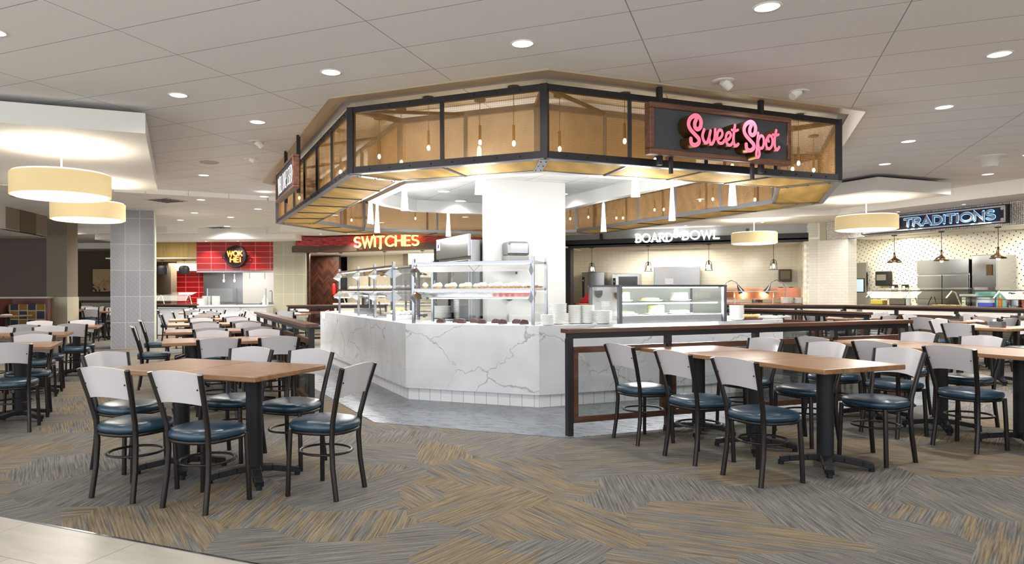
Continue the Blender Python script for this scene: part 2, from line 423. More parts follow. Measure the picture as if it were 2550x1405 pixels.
# ---------------------------------------------------------------- mesh helpers
class MB:
    def __init__(self):
        self.v = []; self.f = []; self.mi = []; self.sm = []
    def add(self, vs, fs, m=0, smooth=False):
        o = len(self.v)
        self.v += [tuple(p) for p in vs]
        for f in fs:
            self.f.append(tuple(i + o for i in f)); self.mi.append(m); self.sm.append(smooth)
        return self
    def box(self, c, s, rz=0.0, m=0):
        cx, cy_, cz = c; hx, hy, hz = s[0] / 2, s[1] / 2, s[2] / 2
        ca, sa = math.cos(rz), math.sin(rz)
        vs = []
        for z in (-hz, hz):
            for x, y in ((-hx, -hy), (hx, -hy), (hx, hy), (-hx, hy)):
                vs.append((cx + x * ca - y * sa, cy_ + x * sa + y * ca, cz + z))
        return self.add(vs, [(3, 2, 1, 0), (4, 5, 6, 7), (0, 1, 5, 4), (1, 2, 6, 5), (2, 3, 7, 6), (3, 0, 4, 7)], m)
    def beam(self, p, q, w, h, m=0):
        """rectangular bar from p to q; w across (horizontal), h the other way"""
        p = Vector(p); q = Vector(q); d = (q - p).normalized()
        up = Vector((0, 0, 1)) if abs(d.z) < 0.95 else Vector((0, 1, 0))
        a = d.cross(up).normalized() * (w / 2); b = a.cross(d).normalized() * (h / 2)
        vs = [o + x + y for o in (p, q) for x, y in ((-a, -b), (a, -b), (a, b), (-a, b))]
        return self.add(vs, [(3, 2, 1, 0), (4, 5, 6, 7), (0, 1, 5, 4), (1, 2, 6, 5), (2, 3, 7, 6), (3, 0, 4, 7)], m)
    def tube(self, pts, r, n=10, m=0, closed=False, flat=1.0):
        pts = [Vector(p) for p in pts]; k = len(pts)
        rs = r if isinstance(r, (list, tuple)) else [r] * k
        rings = []; ref = None
        for i, p in enumerate(pts):
            if closed:
                d = pts[(i + 1) % k] - pts[i - 1]
            else:
                d = pts[min(i + 1, k - 1)] - pts[max(i - 1, 0)]
            d.normalize()
            if ref is None:
                ref = Vector((0, 0, 1)) if abs(d.z) < 0.9 else Vector((0, 1, 0))
            a = d.cross(ref)
            if a.length < 1e-5: a = d.cross(Vector((1, 0, 0)))
            a.normalize(); b = a.cross(d).normalized(); ref = b
            rings.append([p + a * math.cos(2 * PI * j / n) * rs[i] + b * math.sin(2 * PI * j / n) * rs[i] * flat for j in range(n)])
        vs = [v for r_ in rings for v in r_]
        fs = []
        for i in range(k if closed else k - 1):
            i2 = (i + 1) % k
            for j in range(n):
                fs.append((i * n + j, i * n + (j + 1) % n, i2 * n + (j + 1) % n, i2 * n + j))
        self.add(vs, fs, m, True)
        if not closed:
            self.add(rings[0], [tuple(range(n))[::-1]], m); self.add(rings[-1], [tuple(range(n))], m)
        return self
    def cyl(self, c, r, z0, z1, n=20, m=0, r1=None, cap=True):
        return self.lathe([(r, z0), (r if r1 is None else r1, z1)], n, c, m, cap)
    def lathe(self, prof, n=24, c=(0, 0), m=0, cap=True, smooth=True):
        vs = []; fs = []
        k = len(prof)
        for r, z in prof:
            for j in range(n):
                a = 2 * PI * j / n
                vs.append((c[0] + r * math.cos(a), c[1] + r * math.sin(a), z))
        for i in range(k - 1):
            for j in range(n):
                fs.append((i * n + j, i * n + (j + 1) % n, (i + 1) * n + (j + 1) % n, (i + 1) * n + j))
        self.add(vs, fs, m, smooth)
        if cap:
            if prof[0][0] > 1e-4: self.add(vs[:n], [tuple(range(n))[::-1]], m)
            if prof[-1][0] > 1e-4: self.add(vs[-n:], [tuple(range(n))], m)
        return self
    def prism(self, poly, z0, z1, m=0, bottom=True, top=True, sides=True):
        """outline in XY (counter-clockwise) pulled from z0 to z1"""
        n = len(poly)
        vs = [(x, y, z0) for x, y in poly] + [(x, y, z1) for x, y in poly]
        fs = []
        if bottom: fs.append(tuple(range(n))[::-1])
        if top: fs.append(tuple(range(n, 2 * n)))
        if sides: fs += [(i, (i + 1) % n, n + (i + 1) % n, n + i) for i in range(n)]
        return self.add(vs, fs, m)
    def xz(self, poly, y0, y1, m=0):
        """outline in XZ pulled along y from y0 (front) to y1 (back)"""
        n = len(poly)
        vs = [(x, y0, z) for x, z in poly] + [(x, y1, z) for x, z in poly]
        return self.add(vs, [tuple(range(n)), tuple(range(n, 2 * n))[::-1]] + [(i, n + i, n + (i + 1) % n, (i + 1) % n) for i in range(n)], m)
    def quad(self, a, b, c, d, m=0):
        return self.add([a, b, c, d], [(0, 1, 2, 3)], m)
    def blob(self, c, r, n=12, k=7, m=0, rnd=0.0, half=False):
        """squashed sphere; r = (rx, ry, rz)"""
        prof = []
        vs = []; fs = []
        a0 = 0.0 if half else -PI / 2
        for i in range(k + 1):
            a = a0 + (PI / 2 - a0) * i / k
            for j in range(n):
                b = 2 * PI * j / n; w = 1 + random.uniform(-rnd, rnd)
                vs.append((c[0] + r[0] * math.cos(a) * math.cos(b) * w, c[1] + r[1] * math.cos(a) * math.sin(b) * w, c[2] + r[2] * math.sin(a)))
        for i in range(k):
            for j in range(n):
                fs.append((i * n + j, i * n + (j + 1) % n, (i + 1) * n + (j + 1) % n, (i + 1) * n + j))
        return self.add(vs, fs, m, True)
    def build(self, name, mats, parent=None, loc=(0, 0, 0), rz=0.0, bevel=0.0, rot=None, seg=2):
        me = bpy.data.meshes.new(name)
        me.from_pydata(self.v, [], self.f)
        for mt in (mats if isinstance(mats, (list, tuple)) else [mats]):
            me.materials.append(mt)
        me.polygons.foreach_set('material_index', self.mi)
        me.polygons.foreach_set('use_smooth', self.sm)
        me.update()
        o = bpy.data.objects.new(name, me)
        COL.objects.link(o)
        o.location = loc; o.rotation_euler = rot if rot else (0, 0, rz)
        if parent: o.parent = parent
        if bevel:
            b = o.modifiers.new('bevel', 'BEVEL'); b.width = bevel; b.segments = seg; b.limit_method = 'ANGLE'; b.angle_limit = 0.7
        return o

def tag(o, label=None, cat=None, group=None, kind=None):
    if label: o['label'] = label
    if cat: o['category'] = cat
    if group: o['group'] = group
    if kind: o['kind'] = kind
    return o
def thing(name, label, cat, loc=(0, 0, 0), rz=0.0, group=None):
    o = bpy.data.objects.new(name, None); COL.objects.link(o)
    o.empty_display_size = 0.1
    o.location = loc; o.rotation_euler = (0, 0, rz)
    return tag(o, label, cat, group)
def meshdata(mb, name, mt):
    o = mb.build(name, mt); d = o.data
    bpy.data.objects.remove(o)
    return d
def kids(o):
    return list(o.children)
def dup(root, loc, rz=0.0, label=None, group=None, parts=True):
    """a copy of a thing together with copies of its parts and sub-parts"""
    r = root.copy(); COL.objects.link(r); r.location = loc; r.rotation_euler = (0, 0, rz)
    if label: r['label'] = label
    if group: r['group'] = group
    for ch in kids(root):
        q = ch.copy(); COL.objects.link(q); q.parent = r
        for g in kids(ch):
            d = g.copy(); COL.objects.link(d); d.parent = q
    return r
def struct(o):
    o['kind'] = 'structure'; return o
def lamp(name, kind, energy, loc, parent=None, color=(1, 0.965, 0.92), size=0.1, spot=None, blend=0.6, rot=None):
    d = bpy.data.lights.new(name, kind); d.energy = energy; d.color = color
    if kind in ('POINT', 'SPOT'): d.shadow_soft_size = size
    if kind == 'SPOT': d.spot_size = spot; d.spot_blend = blend
    if kind == 'AREA': d.size = size
    o = bpy.data.objects.new(name, d); COL.objects.link(o); o.location = loc
    if rot: o.rotation_euler = rot
    if parent: o.parent = parent
    return o

# ---------------------------------------------------------------- stroke lettering
def arc(cx, cz, rx, rz, a0, a1, n=12):
    return [(cx + rx * math.cos(math.radians(a0 + (a1 - a0) * i / n)), cz + rz * math.sin(math.radians(a0 + (a1 - a0) * i / n))) for i in range(n + 1)]
GLY = {  # width, strokes; unit height 1
 'A': (0.78, [[(0.04, 0), (0.39, 1), (0.74, 0)], [(0.17, 0.32), (0.61, 0.32)]]),
 'B': (0.62, [[(0.06, 0), (0.06, 1), (0.32, 1)] + arc(0.32, 0.76, 0.22, 0.24, 90, -90, 8) + [(0.06, 0.52)], [(0.06, 0.52), (0.33, 0.52)] + arc(0.33, 0.26, 0.25, 0.26, 90, -90, 8) + [(0.06, 0)]]),
 'C': (0.78, [arc(0.46, 0.5, 0.42, 0.5, 48, 312, 16)]),
 'D': (0.72, [[(0.06, 0), (0.06, 1), (0.26, 1)] + arc(0.26, 0.5, 0.42, 0.5, 90, -90, 12) + [(0.06, 0)]]),
 'E': (0.56, [[(0.52, 1), (0.06, 1), (0.06, 0), (0.52, 0)], [(0.06, 0.52), (0.46, 0.52)]]),
 'G': (0.82, [arc(0.46, 0.5, 0.42, 0.5, 48, 330, 16) + [(0.83, 0.45), (0.5, 0.45)]]),
 'H': (0.72, [[(0.06, 0), (0.06, 1)], [(0.66, 0), (0.66, 1)], [(0.06, 0.52), (0.66, 0.52)]]),
 'I': (0.16, [[(0.08, 0), (0.08, 1)]]),
 'K': (0.68, [[(0.06, 0), (0.06, 1)], [(0.62, 1), (0.08, 0.42)], [(0.24, 0.58), (0.65, 0)]]),
 'L': (0.54, [[(0.06, 1), (0.06, 0), (0.52, 0)]]),
 'N': (0.74, [[(0.06, 0), (0.06, 1), (0.68, 0), (0.68, 1)]]),
 'O': (0.94, [arc(0.47, 0.5, 0.43, 0.5, 0, 360, 24)]),
 'R': (0.66, [[(0.06, 0), (0.06, 1), (0.34, 1)] + arc(0.34, 0.74, 0.24, 0.26, 90, -90, 8) + [(0.06, 0.48)], [(0.3, 0.48), (0.64, 0)]]),
 'S': (0.64, [arc(0.32, 0.75, 0.26, 0.25, 40, 270, 12) + arc(0.32, 0.25, 0.28, 0.25, 90, -145, 12)[1:]]),
 'T': (0.66, [[(0.02, 1), (0.64, 1)], [(0.33, 1), (0.33, 0)]]),
 'W': (1.04, [[(0.04, 1), (0.28, 0), (0.52, 0.92), (0.76, 0), (1.0, 1)]]),
 '&': (0.86, [[(0.84, 0.04), (0.2, 0.68)] + arc(0.36, 0.8, 0.18, 0.18, 210, -30, 10) + [(0.3, 0.5)] + arc(0.32, 0.26, 0.28, 0.25, 130, 330, 10) + [(0.8, 0.56)]]),
}
SERIF = {'A': [(0.04, 0), (0.74, 0)], 'B': [(0.06, 0), (0.06, 1)], 'D': [(0.06, 0), (0.06, 1)], 'E': [(0.06, 0), (0.06, 1)], 'H': [(0.06, 0), (0.06, 1), (0.66, 0), (0.66, 1)],
         'I': [(0.08, 0), (0.08, 1)], 'L': [(0.06, 0), (0.06, 1)], 'N': [(0.06, 0), (0.06, 1), (0.68, 1)], 'R': [(0.06, 0), (0.06, 1), (0.64, 0)], 'T': [(0.33, 0)], 'W': [(0.04, 1), (1.0, 1)]}
def ribbon(mb, pts, w, y0, y1, m=0, side=None, caps=True):
    """stroke of width w in the XZ plane; front at y0, back at y1"""
    P2 = [Vector(p) for p in pts]
    n = len(P2); closed = (P2[0] - P2[-1]).length < 1e-4
    if closed: P2 = P2[:-1]; n -= 1
    Ls, Rs = [], []
    for i in range(n):
        a = (P2[i] - P2[i - 1]) if (i > 0 or closed) else None
        b = (P2[(i + 1) % n] - P2[i]) if (i < n - 1 or closed) else None
        a = a.normalized() if a is not None and a.length > 1e-6 else None
        b = b.normalized() if b is not None and b.length > 1e-6 else None
        if a is None: a = b
        if b is None: b = a
        t = (a + b)
        if t.length < 1e-3: t = a.copy()
        t.normalize()
        nn = Vector((-t.y, t.x))
        k = 1.0 / max(0.45, abs(nn.dot(Vector((-a.y, a.x)))))
        Ls.append(P2[i] + nn * (w / 2 * k)); Rs.append(P2[i] - nn * (w / 2 * k))
    side = m if side is None else side
    rng = range(n if closed else n - 1)
    for i in rng:
        j = (i + 1) % n
        q = [Ls[i], Ls[j], Rs[j], Rs[i]]
        mb.add([(p.x, y0, p.y) for p in q], [(0, 1, 2, 3)], m)
        mb.add([(p.x, y1, p.y) for p in q], [(3, 2, 1, 0)], side)
        for e in ((Ls[i], Ls[j]), (Rs[j], Rs[i])):
            mb.add([(e[0].x, y0, e[0].y), (e[1].x, y0, e[1].y), (e[1].x, y1, e[1].y), (e[0].x, y1, e[0].y)], [(0, 1, 2, 3)], side)
    if not closed:
        for i, s in ((0, -1), (n - 1, 1)):
            if caps:
                c = P2[i]; k = 8
                d = (P2[1] - P2[0]) if i == 0 else (P2[-1] - P2[-2]); d = d.normalized() * s
                a0 = math.atan2(d.y, d.x)
                ring = [(c.x + w / 2 * math.cos(a0 + PI * (j / k - 0.5)), c.y + w / 2 * math.sin(a0 + PI * (j / k - 0.5))) for j in range(k + 1)]
                mb.add([(x, y0, z) for x, z in ring], [tuple(range(k + 1))], m)
                for j in range(k):
                    mb.add([(ring[j][0], y0, ring[j][1]), (ring[j + 1][0], y0, ring[j + 1][1]), (ring[j + 1][0], y1, ring[j + 1][1]), (ring[j][0], y1, ring[j][1])], [(0, 1, 2, 3)], side)
            else:
                e = (Ls[i], Rs[i])
                mb.add([(e[0].x, y0, e[0].y), (e[1].x, y0, e[1].y), (e[1].x, y1, e[1].y), (e[0].x, y1, e[0].y)], [(0, 1, 2, 3)], side)
def text(parent, s, x0, z0, h, width, w, y0, y1, mats, serif=False, gap=0.16, lift=None, drop=None, caps=False, halo=None, hw=0.0):
    """one child mesh per letter, spread from x0 over the given width"""
    tot = sum(GLY[c][0] if c != ' ' else 0.45 for c in s) + gap * (len(s) - 1)
    kx = width / tot; x = x0
    out = []
    for i, c in enumerate(s):
        if c == ' ':
            x += (0.45 + gap) * kx; continue
        gw, st = GLY[c]
        hh = h; zz = z0 + (lift or {}).get(i, 0)
        mb = MB()
        for pl in st:
            pp = [(px * kx, pz * hh) for px, pz in pl]
            if drop and i in drop: pp = [(a, b + drop[i] * (1 if b < h * 0.5 else 0)) for a, b in pp]
            ribbon(mb, pp, w, y0, y1, 0, 1 if len(mats) > 1 else 0, caps)
        if serif:
            for px, pz in SERIF.get(c, []):
                zc = pz * hh + (w * 0.22 if pz < 0.5 else -w * 0.22)
                ribbon(mb, [(px * kx - w * 0.95, zc), (px * kx + w * 0.95, zc)], w * 0.45, y0, y1, 0, 1 if len(mats) > 1 else 0, False)
        o = mb.build('letter', mats, parent, (x, 0, zz))
        out.append((o, x, zz, c))
        if halo:
            hb = MB()
            for pl in st:
                ribbon(hb, [(px * kx, pz * hh) for px, pz in pl], w + hw, y1 - 0.002, y1, 0, None, True)
            hb.build('letter_glow', halo, o)
        x += (gw + gap) * kx
    return out
def spline(pts, n=6):
    """Catmull-Rom through the given points"""
    out = []
    P4 = [pts[0]] + list(pts) + [pts[-1]]
    for i in range(1, len(P4) - 2):
        p0, p1, p2, p3 = (Vector(P4[i + k]) for k in (-1, 0, 1, 2))
        for j in range(n):
            t = j / n
            q = 0.5 * ((2 * p1) + (p2 - p0) * t + (2 * p0 - 5 * p1 + 4 * p2 - p3) * t * t + (3 * p1 - p0 - 3 * p2 + p3) * t ** 3)
            out.append((q.x, q.y))
    out.append(tuple(pts[-1]))
    return out

# ---------------------------------------------------------------- dining chair
def make_chair():
    t = thing('dining_chair', 'x', 'chair')
    for s in (-1, 1):
        MB().tube([(s * .175, -.185, 0), (s * .168, -.155, .2), (s * .163, -.145, .36), (s * .166, -.155, .5), (s * .182, -.195, .66), (s * .203, -.25, .845)], .0175, 10).build('back_post', M_CHAIR, t)
        MB().tube([(s * .198, .17, 0), (s * .19, .165, .25), (s * .182, .16, .43)], .0165, 10).build('leg', M_CHAIR, t)
    # seat outline: wide rounded front, narrower back
    N = 28
    def outline(k):
        pts = []
        for i in range(N):
            a = 2 * PI * i / N
            ca, sa = math.cos(a), math.sin(a)
            e = 2 / 2.7
            x = (abs(ca) ** e) * (1 if ca > 0 else -1); y = (abs(sa) ** e) * (1 if sa > 0 else -1)
            w = 0.213 + 0.02 * y
            pts.append((x * w * k, (0.005 + y * 0.215) * k))
        return pts
    vs = []; fs = []
    prof = [(0.93, .432), (0.985, .44), (1.0, .455), (0.985, .472), (0.93, .484), (0.75, .493), (0.45, .498), (0.15, .5)]
    for k, z in prof: vs += [(x, y, z) for x, y in outline(k)]
    for i in range(len(prof) - 1):
        for j in range(N): fs.append((i * N + j, i * N + (j + 1) % N, (i + 1) * N + (j + 1) % N, (i + 1) * N + j))
    mb = MB().add(vs, fs, 0, True)
    mb.add([v for v in vs[-N:]], [tuple(range(N))], 0, True); mb.add(vs[:N], [tuple(range(N))[::-1]], 0)
    mb.build('seat', M_SEAT, t)
    MB().tube([(x, y, .42) for x, y in outline(0.93)], .012, 6, closed=True).build('seat_frame', M_CHAIR, t)
    ring = [(0.165 * math.cos(2 * PI * i / 24), 0.01 + 0.175 * math.sin(2 * PI * i / 24), .275) for i in range(24)]
    MB().tube(ring, .012, 8, closed=True, flat=0.7).build('stretcher', M_CHAIR, t)
    # curved laminate back between the posts
    n = 12; V = []
    for z, hw, y0, crown in ((.652, .165, -.192, 0.0), (.845, .19, -.247, .022)):
        for yo in (0.006, -0.006):
            for i in range(n + 1):
                u = -1 + 2 * i / n
                V.append((u * hw, y0 + yo - 0.045 * (1 - u * u), z + (crown if z > .7 else .018) * (1 - u * u)))
    F = []; n1 = n + 1
    for i in range(n):
        F += [(i, i + 1, 2 * n1 + i + 1, 2 * n1 + i), (n1 + i + 1, n1 + i, 3 * n1 + i, 3 * n1 + i + 1)]
    E2 = []
    for i in range(n): E2 += [(2 * n1 + i, 2 * n1 + i + 1, 3 * n1 + i + 1, 3 * n1 + i), (n1 + i, n1 + i + 1, i + 1, i)]
    E2 += [(0, 2 * n1, 3 * n1, n1), (n, n1 + n, 3 * n1 + n, 2 * n1 + n)]
    b = MB().add(V, F, 0, True).add(V, E2, 1)
    bo = b.build('backrest', [M_PLY, M_PLYEDGE], t)
    for s in (-1, 1):
        MB().blob((s * .163, -.232, .75), (.006, .006, .006), 6, 4).build('screw', M_BLACKM, bo)
    return t

def make_table(name='dining_table', w=.675, d=.81, h=.785):
    t = thing(name, 'x', 'table')
    MB().box((0, 0, h - .018), (w - .006, d, .036)).build('tabletop', M_TABLE, t, bevel=.006)
    MB().cyl((0, 0), .058, .05, h - .036, 20).cyl((0, 0), .11, h - .05, h - .036, 16).build('pole', M_PED, t)
    b = MB()
    for k in range(4):
        a = PI / 4 + k * PI / 2
        ca, sa = math.cos(a), math.sin(a)
        pts = [(0, .085), (.12, .075), (.24, .055), (.31, .04)]
        for (r0, z0), (r1, z1) in zip(pts, pts[1:]):
            b.beam((r0 * ca, r0 * sa, z0), (r1 * ca, r1 * sa, z1), .075 - .06 * r0, .042)
    b.cyl((0, 0), .06, .05, .11, 16)
    b.build('base', M_PED, t, bevel=.004, seg=1)
    for k in range(4):
        a = PI / 4 + k * PI / 2
        MB().cyl((.3 * math.cos(a), .3 * math.sin(a)), .02, 0, .035, 10).build('foot', M_PED, t)
    return t

CH = make_chair(); CH_USED = [False]
TB = make_table(); TB_USED = [False]
def chair(x, y, rz, label, group=None):
    if not CH_USED[0]:
        CH_USED[0] = True; CH.location = (x, y, 0); CH.rotation_euler = (0, 0, rz); CH['label'] = label
        if group: CH['group'] = group
        return CH
    o = dup(CH, (x, y, 0), rz, label)
    if group: o['group'] = group
    elif 'group' in o: del o['group']
    return o
def table(x, y, rz, label, group=None):
    if not TB_USED[0]:
        TB_USED[0] = True; TB.location = (x, y, 0); TB.rotation_euler = (0, 0, rz); TB['label'] = label
        if group: TB['group'] = group
        return TB
    o = dup(TB, (x, y, 0), rz, label)
    if group: o['group'] = group
    elif 'group' in o: del o['group']
    return o
R45 = PI / 4
GC = 'blue seated dining chairs'; GT_ = 'wooden dining tables'

# front left block: two tables pushed together, aligned with the ceiling grid
table(-3.245, 3.955, 0, 'right-hand wooden table of the pair nearest the camera on the left', GT_)
table(-3.92, 3.955, 0, 'left-hand wooden table of the pair nearest the camera on the left', GT_)
chair(-3.76, 3.38, 0.03, 'pale-backed blue chair at the near side of the left front table, left one', GC)
chair(-3.16, 3.39, -0.03, 'pale-backed blue chair nearest the camera at the left front table', GC)
chair(-2.60, 3.90, PI / 2, 'chair at the right-hand end of the left front table, facing along it', GC)
chair(-3.26, 4.42, PI, 'chair behind the left front table, right one, beside the marble counter', GC)
chair(-3.84, 4.42, PI + .08, 'chair behind the left front table, middle one', GC)
chair(-4.37, 3.88, -PI / 2, 'chair at the left-hand end of the left front table, greenish light on its back', GC)

# right block one, three tables in a row beside the rail
u = (-.7071, .7071)
nr = (.465, 5.29)
RN = ['nearest the camera', 'in the middle', 'closest to the rail']
for k in range(3):
    c0 = (nr[0] + u[0] * (.3375 + .675 * k) + .7071 * .405, nr[1] + u[1] * (.3375 + .675 * k) + .7071 * .405)
    table(c0[0], c0[1], PI * .75, 'wooden table of the right front row of three, the one ' + RN[k], GT_)
chair(.07, 5.32, -R45, 'nearest of three chairs along the near side of the right front tables', GC)
chair(-.38, 5.76, -R45, 'middle chair of three along the near side of the right front tables', GC)
chair(-.88, 6.28, -R45, 'farthest of three chairs along the near side of the right front tables', GC)
chair(.91, 6.24, PI - R45, 'far side chair of the right front tables, rightmost one facing the camera', GC)
chair(.45, 6.72, PI - R45, 'far side chair of the right front tables, middle one', GC)
chair(-.04, 7.16, PI - R45, 'far side chair of the right front tables, next to the rail', GC)
# right block two
nr = (2.09, 6.81)
for k in range(3):
    c0 = (nr[0] + u[0] * (.3375 + .675 * k) + .7071 * .405, nr[1] + u[1] * (.3375 + .675 * k) + .7071 * .405)
    table(c0[0], c0[1], PI * .75, 'wooden table of the second row on the right, the one ' + ['at its near end', 'in its middle', 'at its far end'][k], GT_)
table(nr[0] - u[0] * .34 + .7071 * .405, nr[1] - u[1] * .34 + .7071 * .405, PI * .75, 'wooden table cut by the right edge, behind the second right row', GT_)
chair(1.68, 7.0, -R45, 'near side chair of the second right row, rightmost whole one', GC)
chair(1.20, 7.40, -R45, 'near side chair of the second right row, middle one', GC)
chair(.75, 7.82, -R45, 'near side chair of the second right row, leftmost one', GC)
chair(2.28, 6.5, -R45, 'chair with only its seat edge showing at the right edge of the photo', GC)
chair(1.93, 8.12, PI - R45, 'far side chair of the second right row, right-hand one', GC)
chair(1.50, 8.66, PI - R45, 'far side chair of the second right row, left-hand one', GC)

# rows behind on the left, each two tables, set at 45 degrees beside the left rail
ROWN = ['first', 'second', 'third', 'fourth', 'fifth']
for k in range(4):
    nx, ny = -4.77 - 1.475 * k, 6.45 + 1.475 * k
    for j in range(2):
        tx = nx - .7071 * (.3375 + .675 * j) - .7071 * .405; ty = ny - .7071 * (.3375 + .675 * j) + .7071 * .405
        table(tx, ty, -R45 + PI / 2 * 1 + R45 * 0, f'{ROWN[k]} row of tables beside the left rail counted from the camera, {"rail side" if j == 0 else "column side"} table', GT_)
    for j, tt in enumerate((.2, .8)):
        for side in (0, 1):
            o = -.27 if side == 0 else .6
            cx_ = nx - .7071 * tt - .7071 * o; cy_ = ny - .7071 * tt + .7071 * o
            chair(cx_, cy_, R45 if side == 0 else PI + R45,
                  f'{"near" if side == 0 else "far"} side chair on the {"rail" if j == 0 else "column"} side of the {ROWN[k]} left rail row', GC)
for k in (1, 2):
    chair(-4.77 - 1.475 * k - .7071 * 1.5 - .3, 6.45 + 1.475 * k - .7071 * 1.5 + .3, -R45, f'chair at the column end of the {ROWN[k]} left rail row, facing the rail', GC)

# far left rows in front of the booths
LL = [((-6.5, 4.82), 'near'), ((-8.1, 6.2), 'middle'), ((-9.4, 7.75), 'rear')]
for (nx, ny), nm in LL:
    for j in range(2):
        table(nx - .7071 * (.3375 + .675 * j) - .7071 * .405, ny - .7071 * (.3375 + .675 * j) + .7071 * .405, R45,
              f'{nm} table row in front of the plaid booths, {"right" if j == 0 else "left"} table', GT_)
    for j, tt in enumerate((.3, .92)):
        for side in (0, 1):
            o = -.2 if side == 0 else .62
            chair(nx - .7071 * tt - .7071 * o, ny - .7071 * tt + .7071 * o, R45 if side == 0 else PI + R45,
                  f'{"near" if side == 0 else "far"} side {"right" if j == 0 else "left"} chair at the {nm} table row before the booths', GC)

# rear tables between the stations; chairs and tables in the far distance
FAR = [(-10.2, 13.9, .4, 'by the herringbone wall', 3), (-8.7, 14.6, .4, 'behind the left end of the counter', 3), (-11.9, 12.9, R45, 'in front of the marble wok counter', 4),
       (-13.4, 13.9, R45, 'at the foot of the marble wok counter', 4), (-10.9, 11.6, R45, 'past the end of the left rail', 4),
       (3.2, 14.0, -R45, 'before the lit counter on the right, left one', 4), (4.2, 14.6, -R45, 'before the lit counter on the right, second', 4),
       (3.2, 11.9, -R45, 'in the right aisle behind the rail end', 4), (4.6, 12.6, -R45, 'in the right aisle near the picture edge', 4), (1.7, 14.8, -R45, 'behind the middle right rail', 4),
       (.4, 15.6, 0, 'in front of the bowl station, left', 4), (1.7, 16.1, 0, 'in front of the bowl station, right', 3),
       (-18.2, 14.4, .5, 'in the back room below the painting, right', 4), (-20.2, 14.2, .5, 'in the back room below the painting, left', 4), (-19.9, 15.6, .5, 'deepest in the back room', 3), (-16.6, 13.9, .5, 'in the back room behind the tiled column', 3)]
FARPOS = []
for fx, fy, a, nm, n in FAR:
    table(fx, fy, a, 'small wooden table ' + nm, GT_)
    FARPOS.append((fx, fy, a))
    for q in range(n):
        b = a + q * PI / 2
        rr = .62 if q % 2 == 0 else .56
        chair(fx + rr * math.sin(b), fy - rr * math.cos(b), b, f'{["near", "right-hand", "far", "left-hand"][q]} chair at the table {nm}', GC)

# table settings on the far tables: caddies and folded napkins
cad = thing('condiment_caddy', 'x', 'caddy')
MB().box((0, 0, .04), (.16, .1, .08)).build('rack', M_CHROME, cad)
MB().cyl((-.04, 0), .022, .01, .11, 10).build('shaker', M_CLOTH, cad)
MB().cyl((.03, 0), .022, .01, .12, 10).build('shaker', M_BLACKM, cad)
nap = MB().xz([(-.12, 0), (.12, 0), (.1, .02), (0, .035), (-.1, .02)], -.05, .05).build('folded_napkin', M_NAPKIN)
tag(nap, 'x', 'napkin')
first = True
for i, (fx, fy, a) in enumerate(FARPOS):
    if i >= 12: break
    nm = FAR[i][3]
    if first:
        cad.location = (fx, fy, .785); cad['label'] = 'chrome condiment caddy on the table ' + nm; cad['group'] = 'condiment caddies'
        nap.location = (fx + .2, fy - .2, .785); nap['label'] = 'white folded napkin at the table ' + nm; nap['group'] = 'folded napkins'
        first = False
    else:
        dup(cad, (fx, fy, .785), a, 'chrome condiment caddy on the table ' + nm)
        for q, (dx, dy) in enumerate(((.2, -.22), (-.2, .2))):
            dup(nap, (fx + dx, fy + dy, .785), a + q, f'{"nearer" if q == 0 else "farther"} folded napkin at the table ' + nm)

# ---------------------------------------------------------------- floors
S = struct
S(MB().prism([(-30, 2.72), (14, 2.72), (14, 28), (-30, 28)], -.1, 0).build('floor', M_CARPET))
S(MB().prism([(-30, -6), (14, -6), (14, 2.72), (-30, 2.72)], -.1, 0).build('floor', M_BEIGE))
S(MB().box((-8, 2.722, .001), (44, .012, .004)).build('trim_1', M_CHROME))
walk = [(-3.5, 6.1), (-1.5, 6.1), (2.4, 9.9), (2.4, 13.2), (-2.2, 17.6), (-6.2, 17.6), (-10.6, 14.2), (-10.6, 12.6)]
S(MB().prism(walk, -.02, .004).build('floor', M_VINYL))
S(MB().prism([(-13, 18.6), (1.4, 18.6), (3.2, 18.0), (8, 13.6), (14, 16), (10, 28), (-13, 28)], -.02, .004).build('floor', M_KITCHEN))

# ---------------------------------------------------------------- ceilings
ZC = 3.335; ZF = 3.24
S(MB().prism([(-19.3, -.6), (14, -.6), (14, 24), (4, 24), (-9.2, 12.0)], ZC, ZC + .05).build('ceiling', M_CEIL))
S(MB().prism([(-30, -.6), (-19.3, -.6), (-9.2, 12.0), (4, 24), (4, 28), (-30, 28)], ZF, ZF + .145).build('ceiling', M_CEIL_FAR))
# soffits over the stations
ZS = 3.06
sof = [(8.5, 11.6), (14, 11.6), (14, 28), (-24, 28), (-24, 13.4), (-15.7, 15.3), (-15.2, 16.0), (-13.4, 16.9), (-12.5, 16.4), (-11.6, 17.2), (1.9, 18.4)]
S(MB().prism(sof[::1], ZS, ZC - .002).build('ceiling', M_GYP))

# hanging clouds with shadow gap above
def cloud(pts, z0=3.05, z1=3.27):
    o = MB().prism(pts, z0, z1).build('ceiling_cloud', M_GYP); S(o)
    cx = sum(p[0] for p in pts) / len(pts); cy_ = sum(p[1] for p in pts) / len(pts)
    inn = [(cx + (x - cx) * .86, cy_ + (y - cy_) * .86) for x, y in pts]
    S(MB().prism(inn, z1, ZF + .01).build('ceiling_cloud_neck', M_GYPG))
cloud([(-6.03, 5.58), (-9.35, 8.9), (-11.9, 6.35), (-8.58, 3.03)])
cloud([(2.05, 13.85), (3.4, 15.2), (1.5, 17.1), (.15, 15.75)])

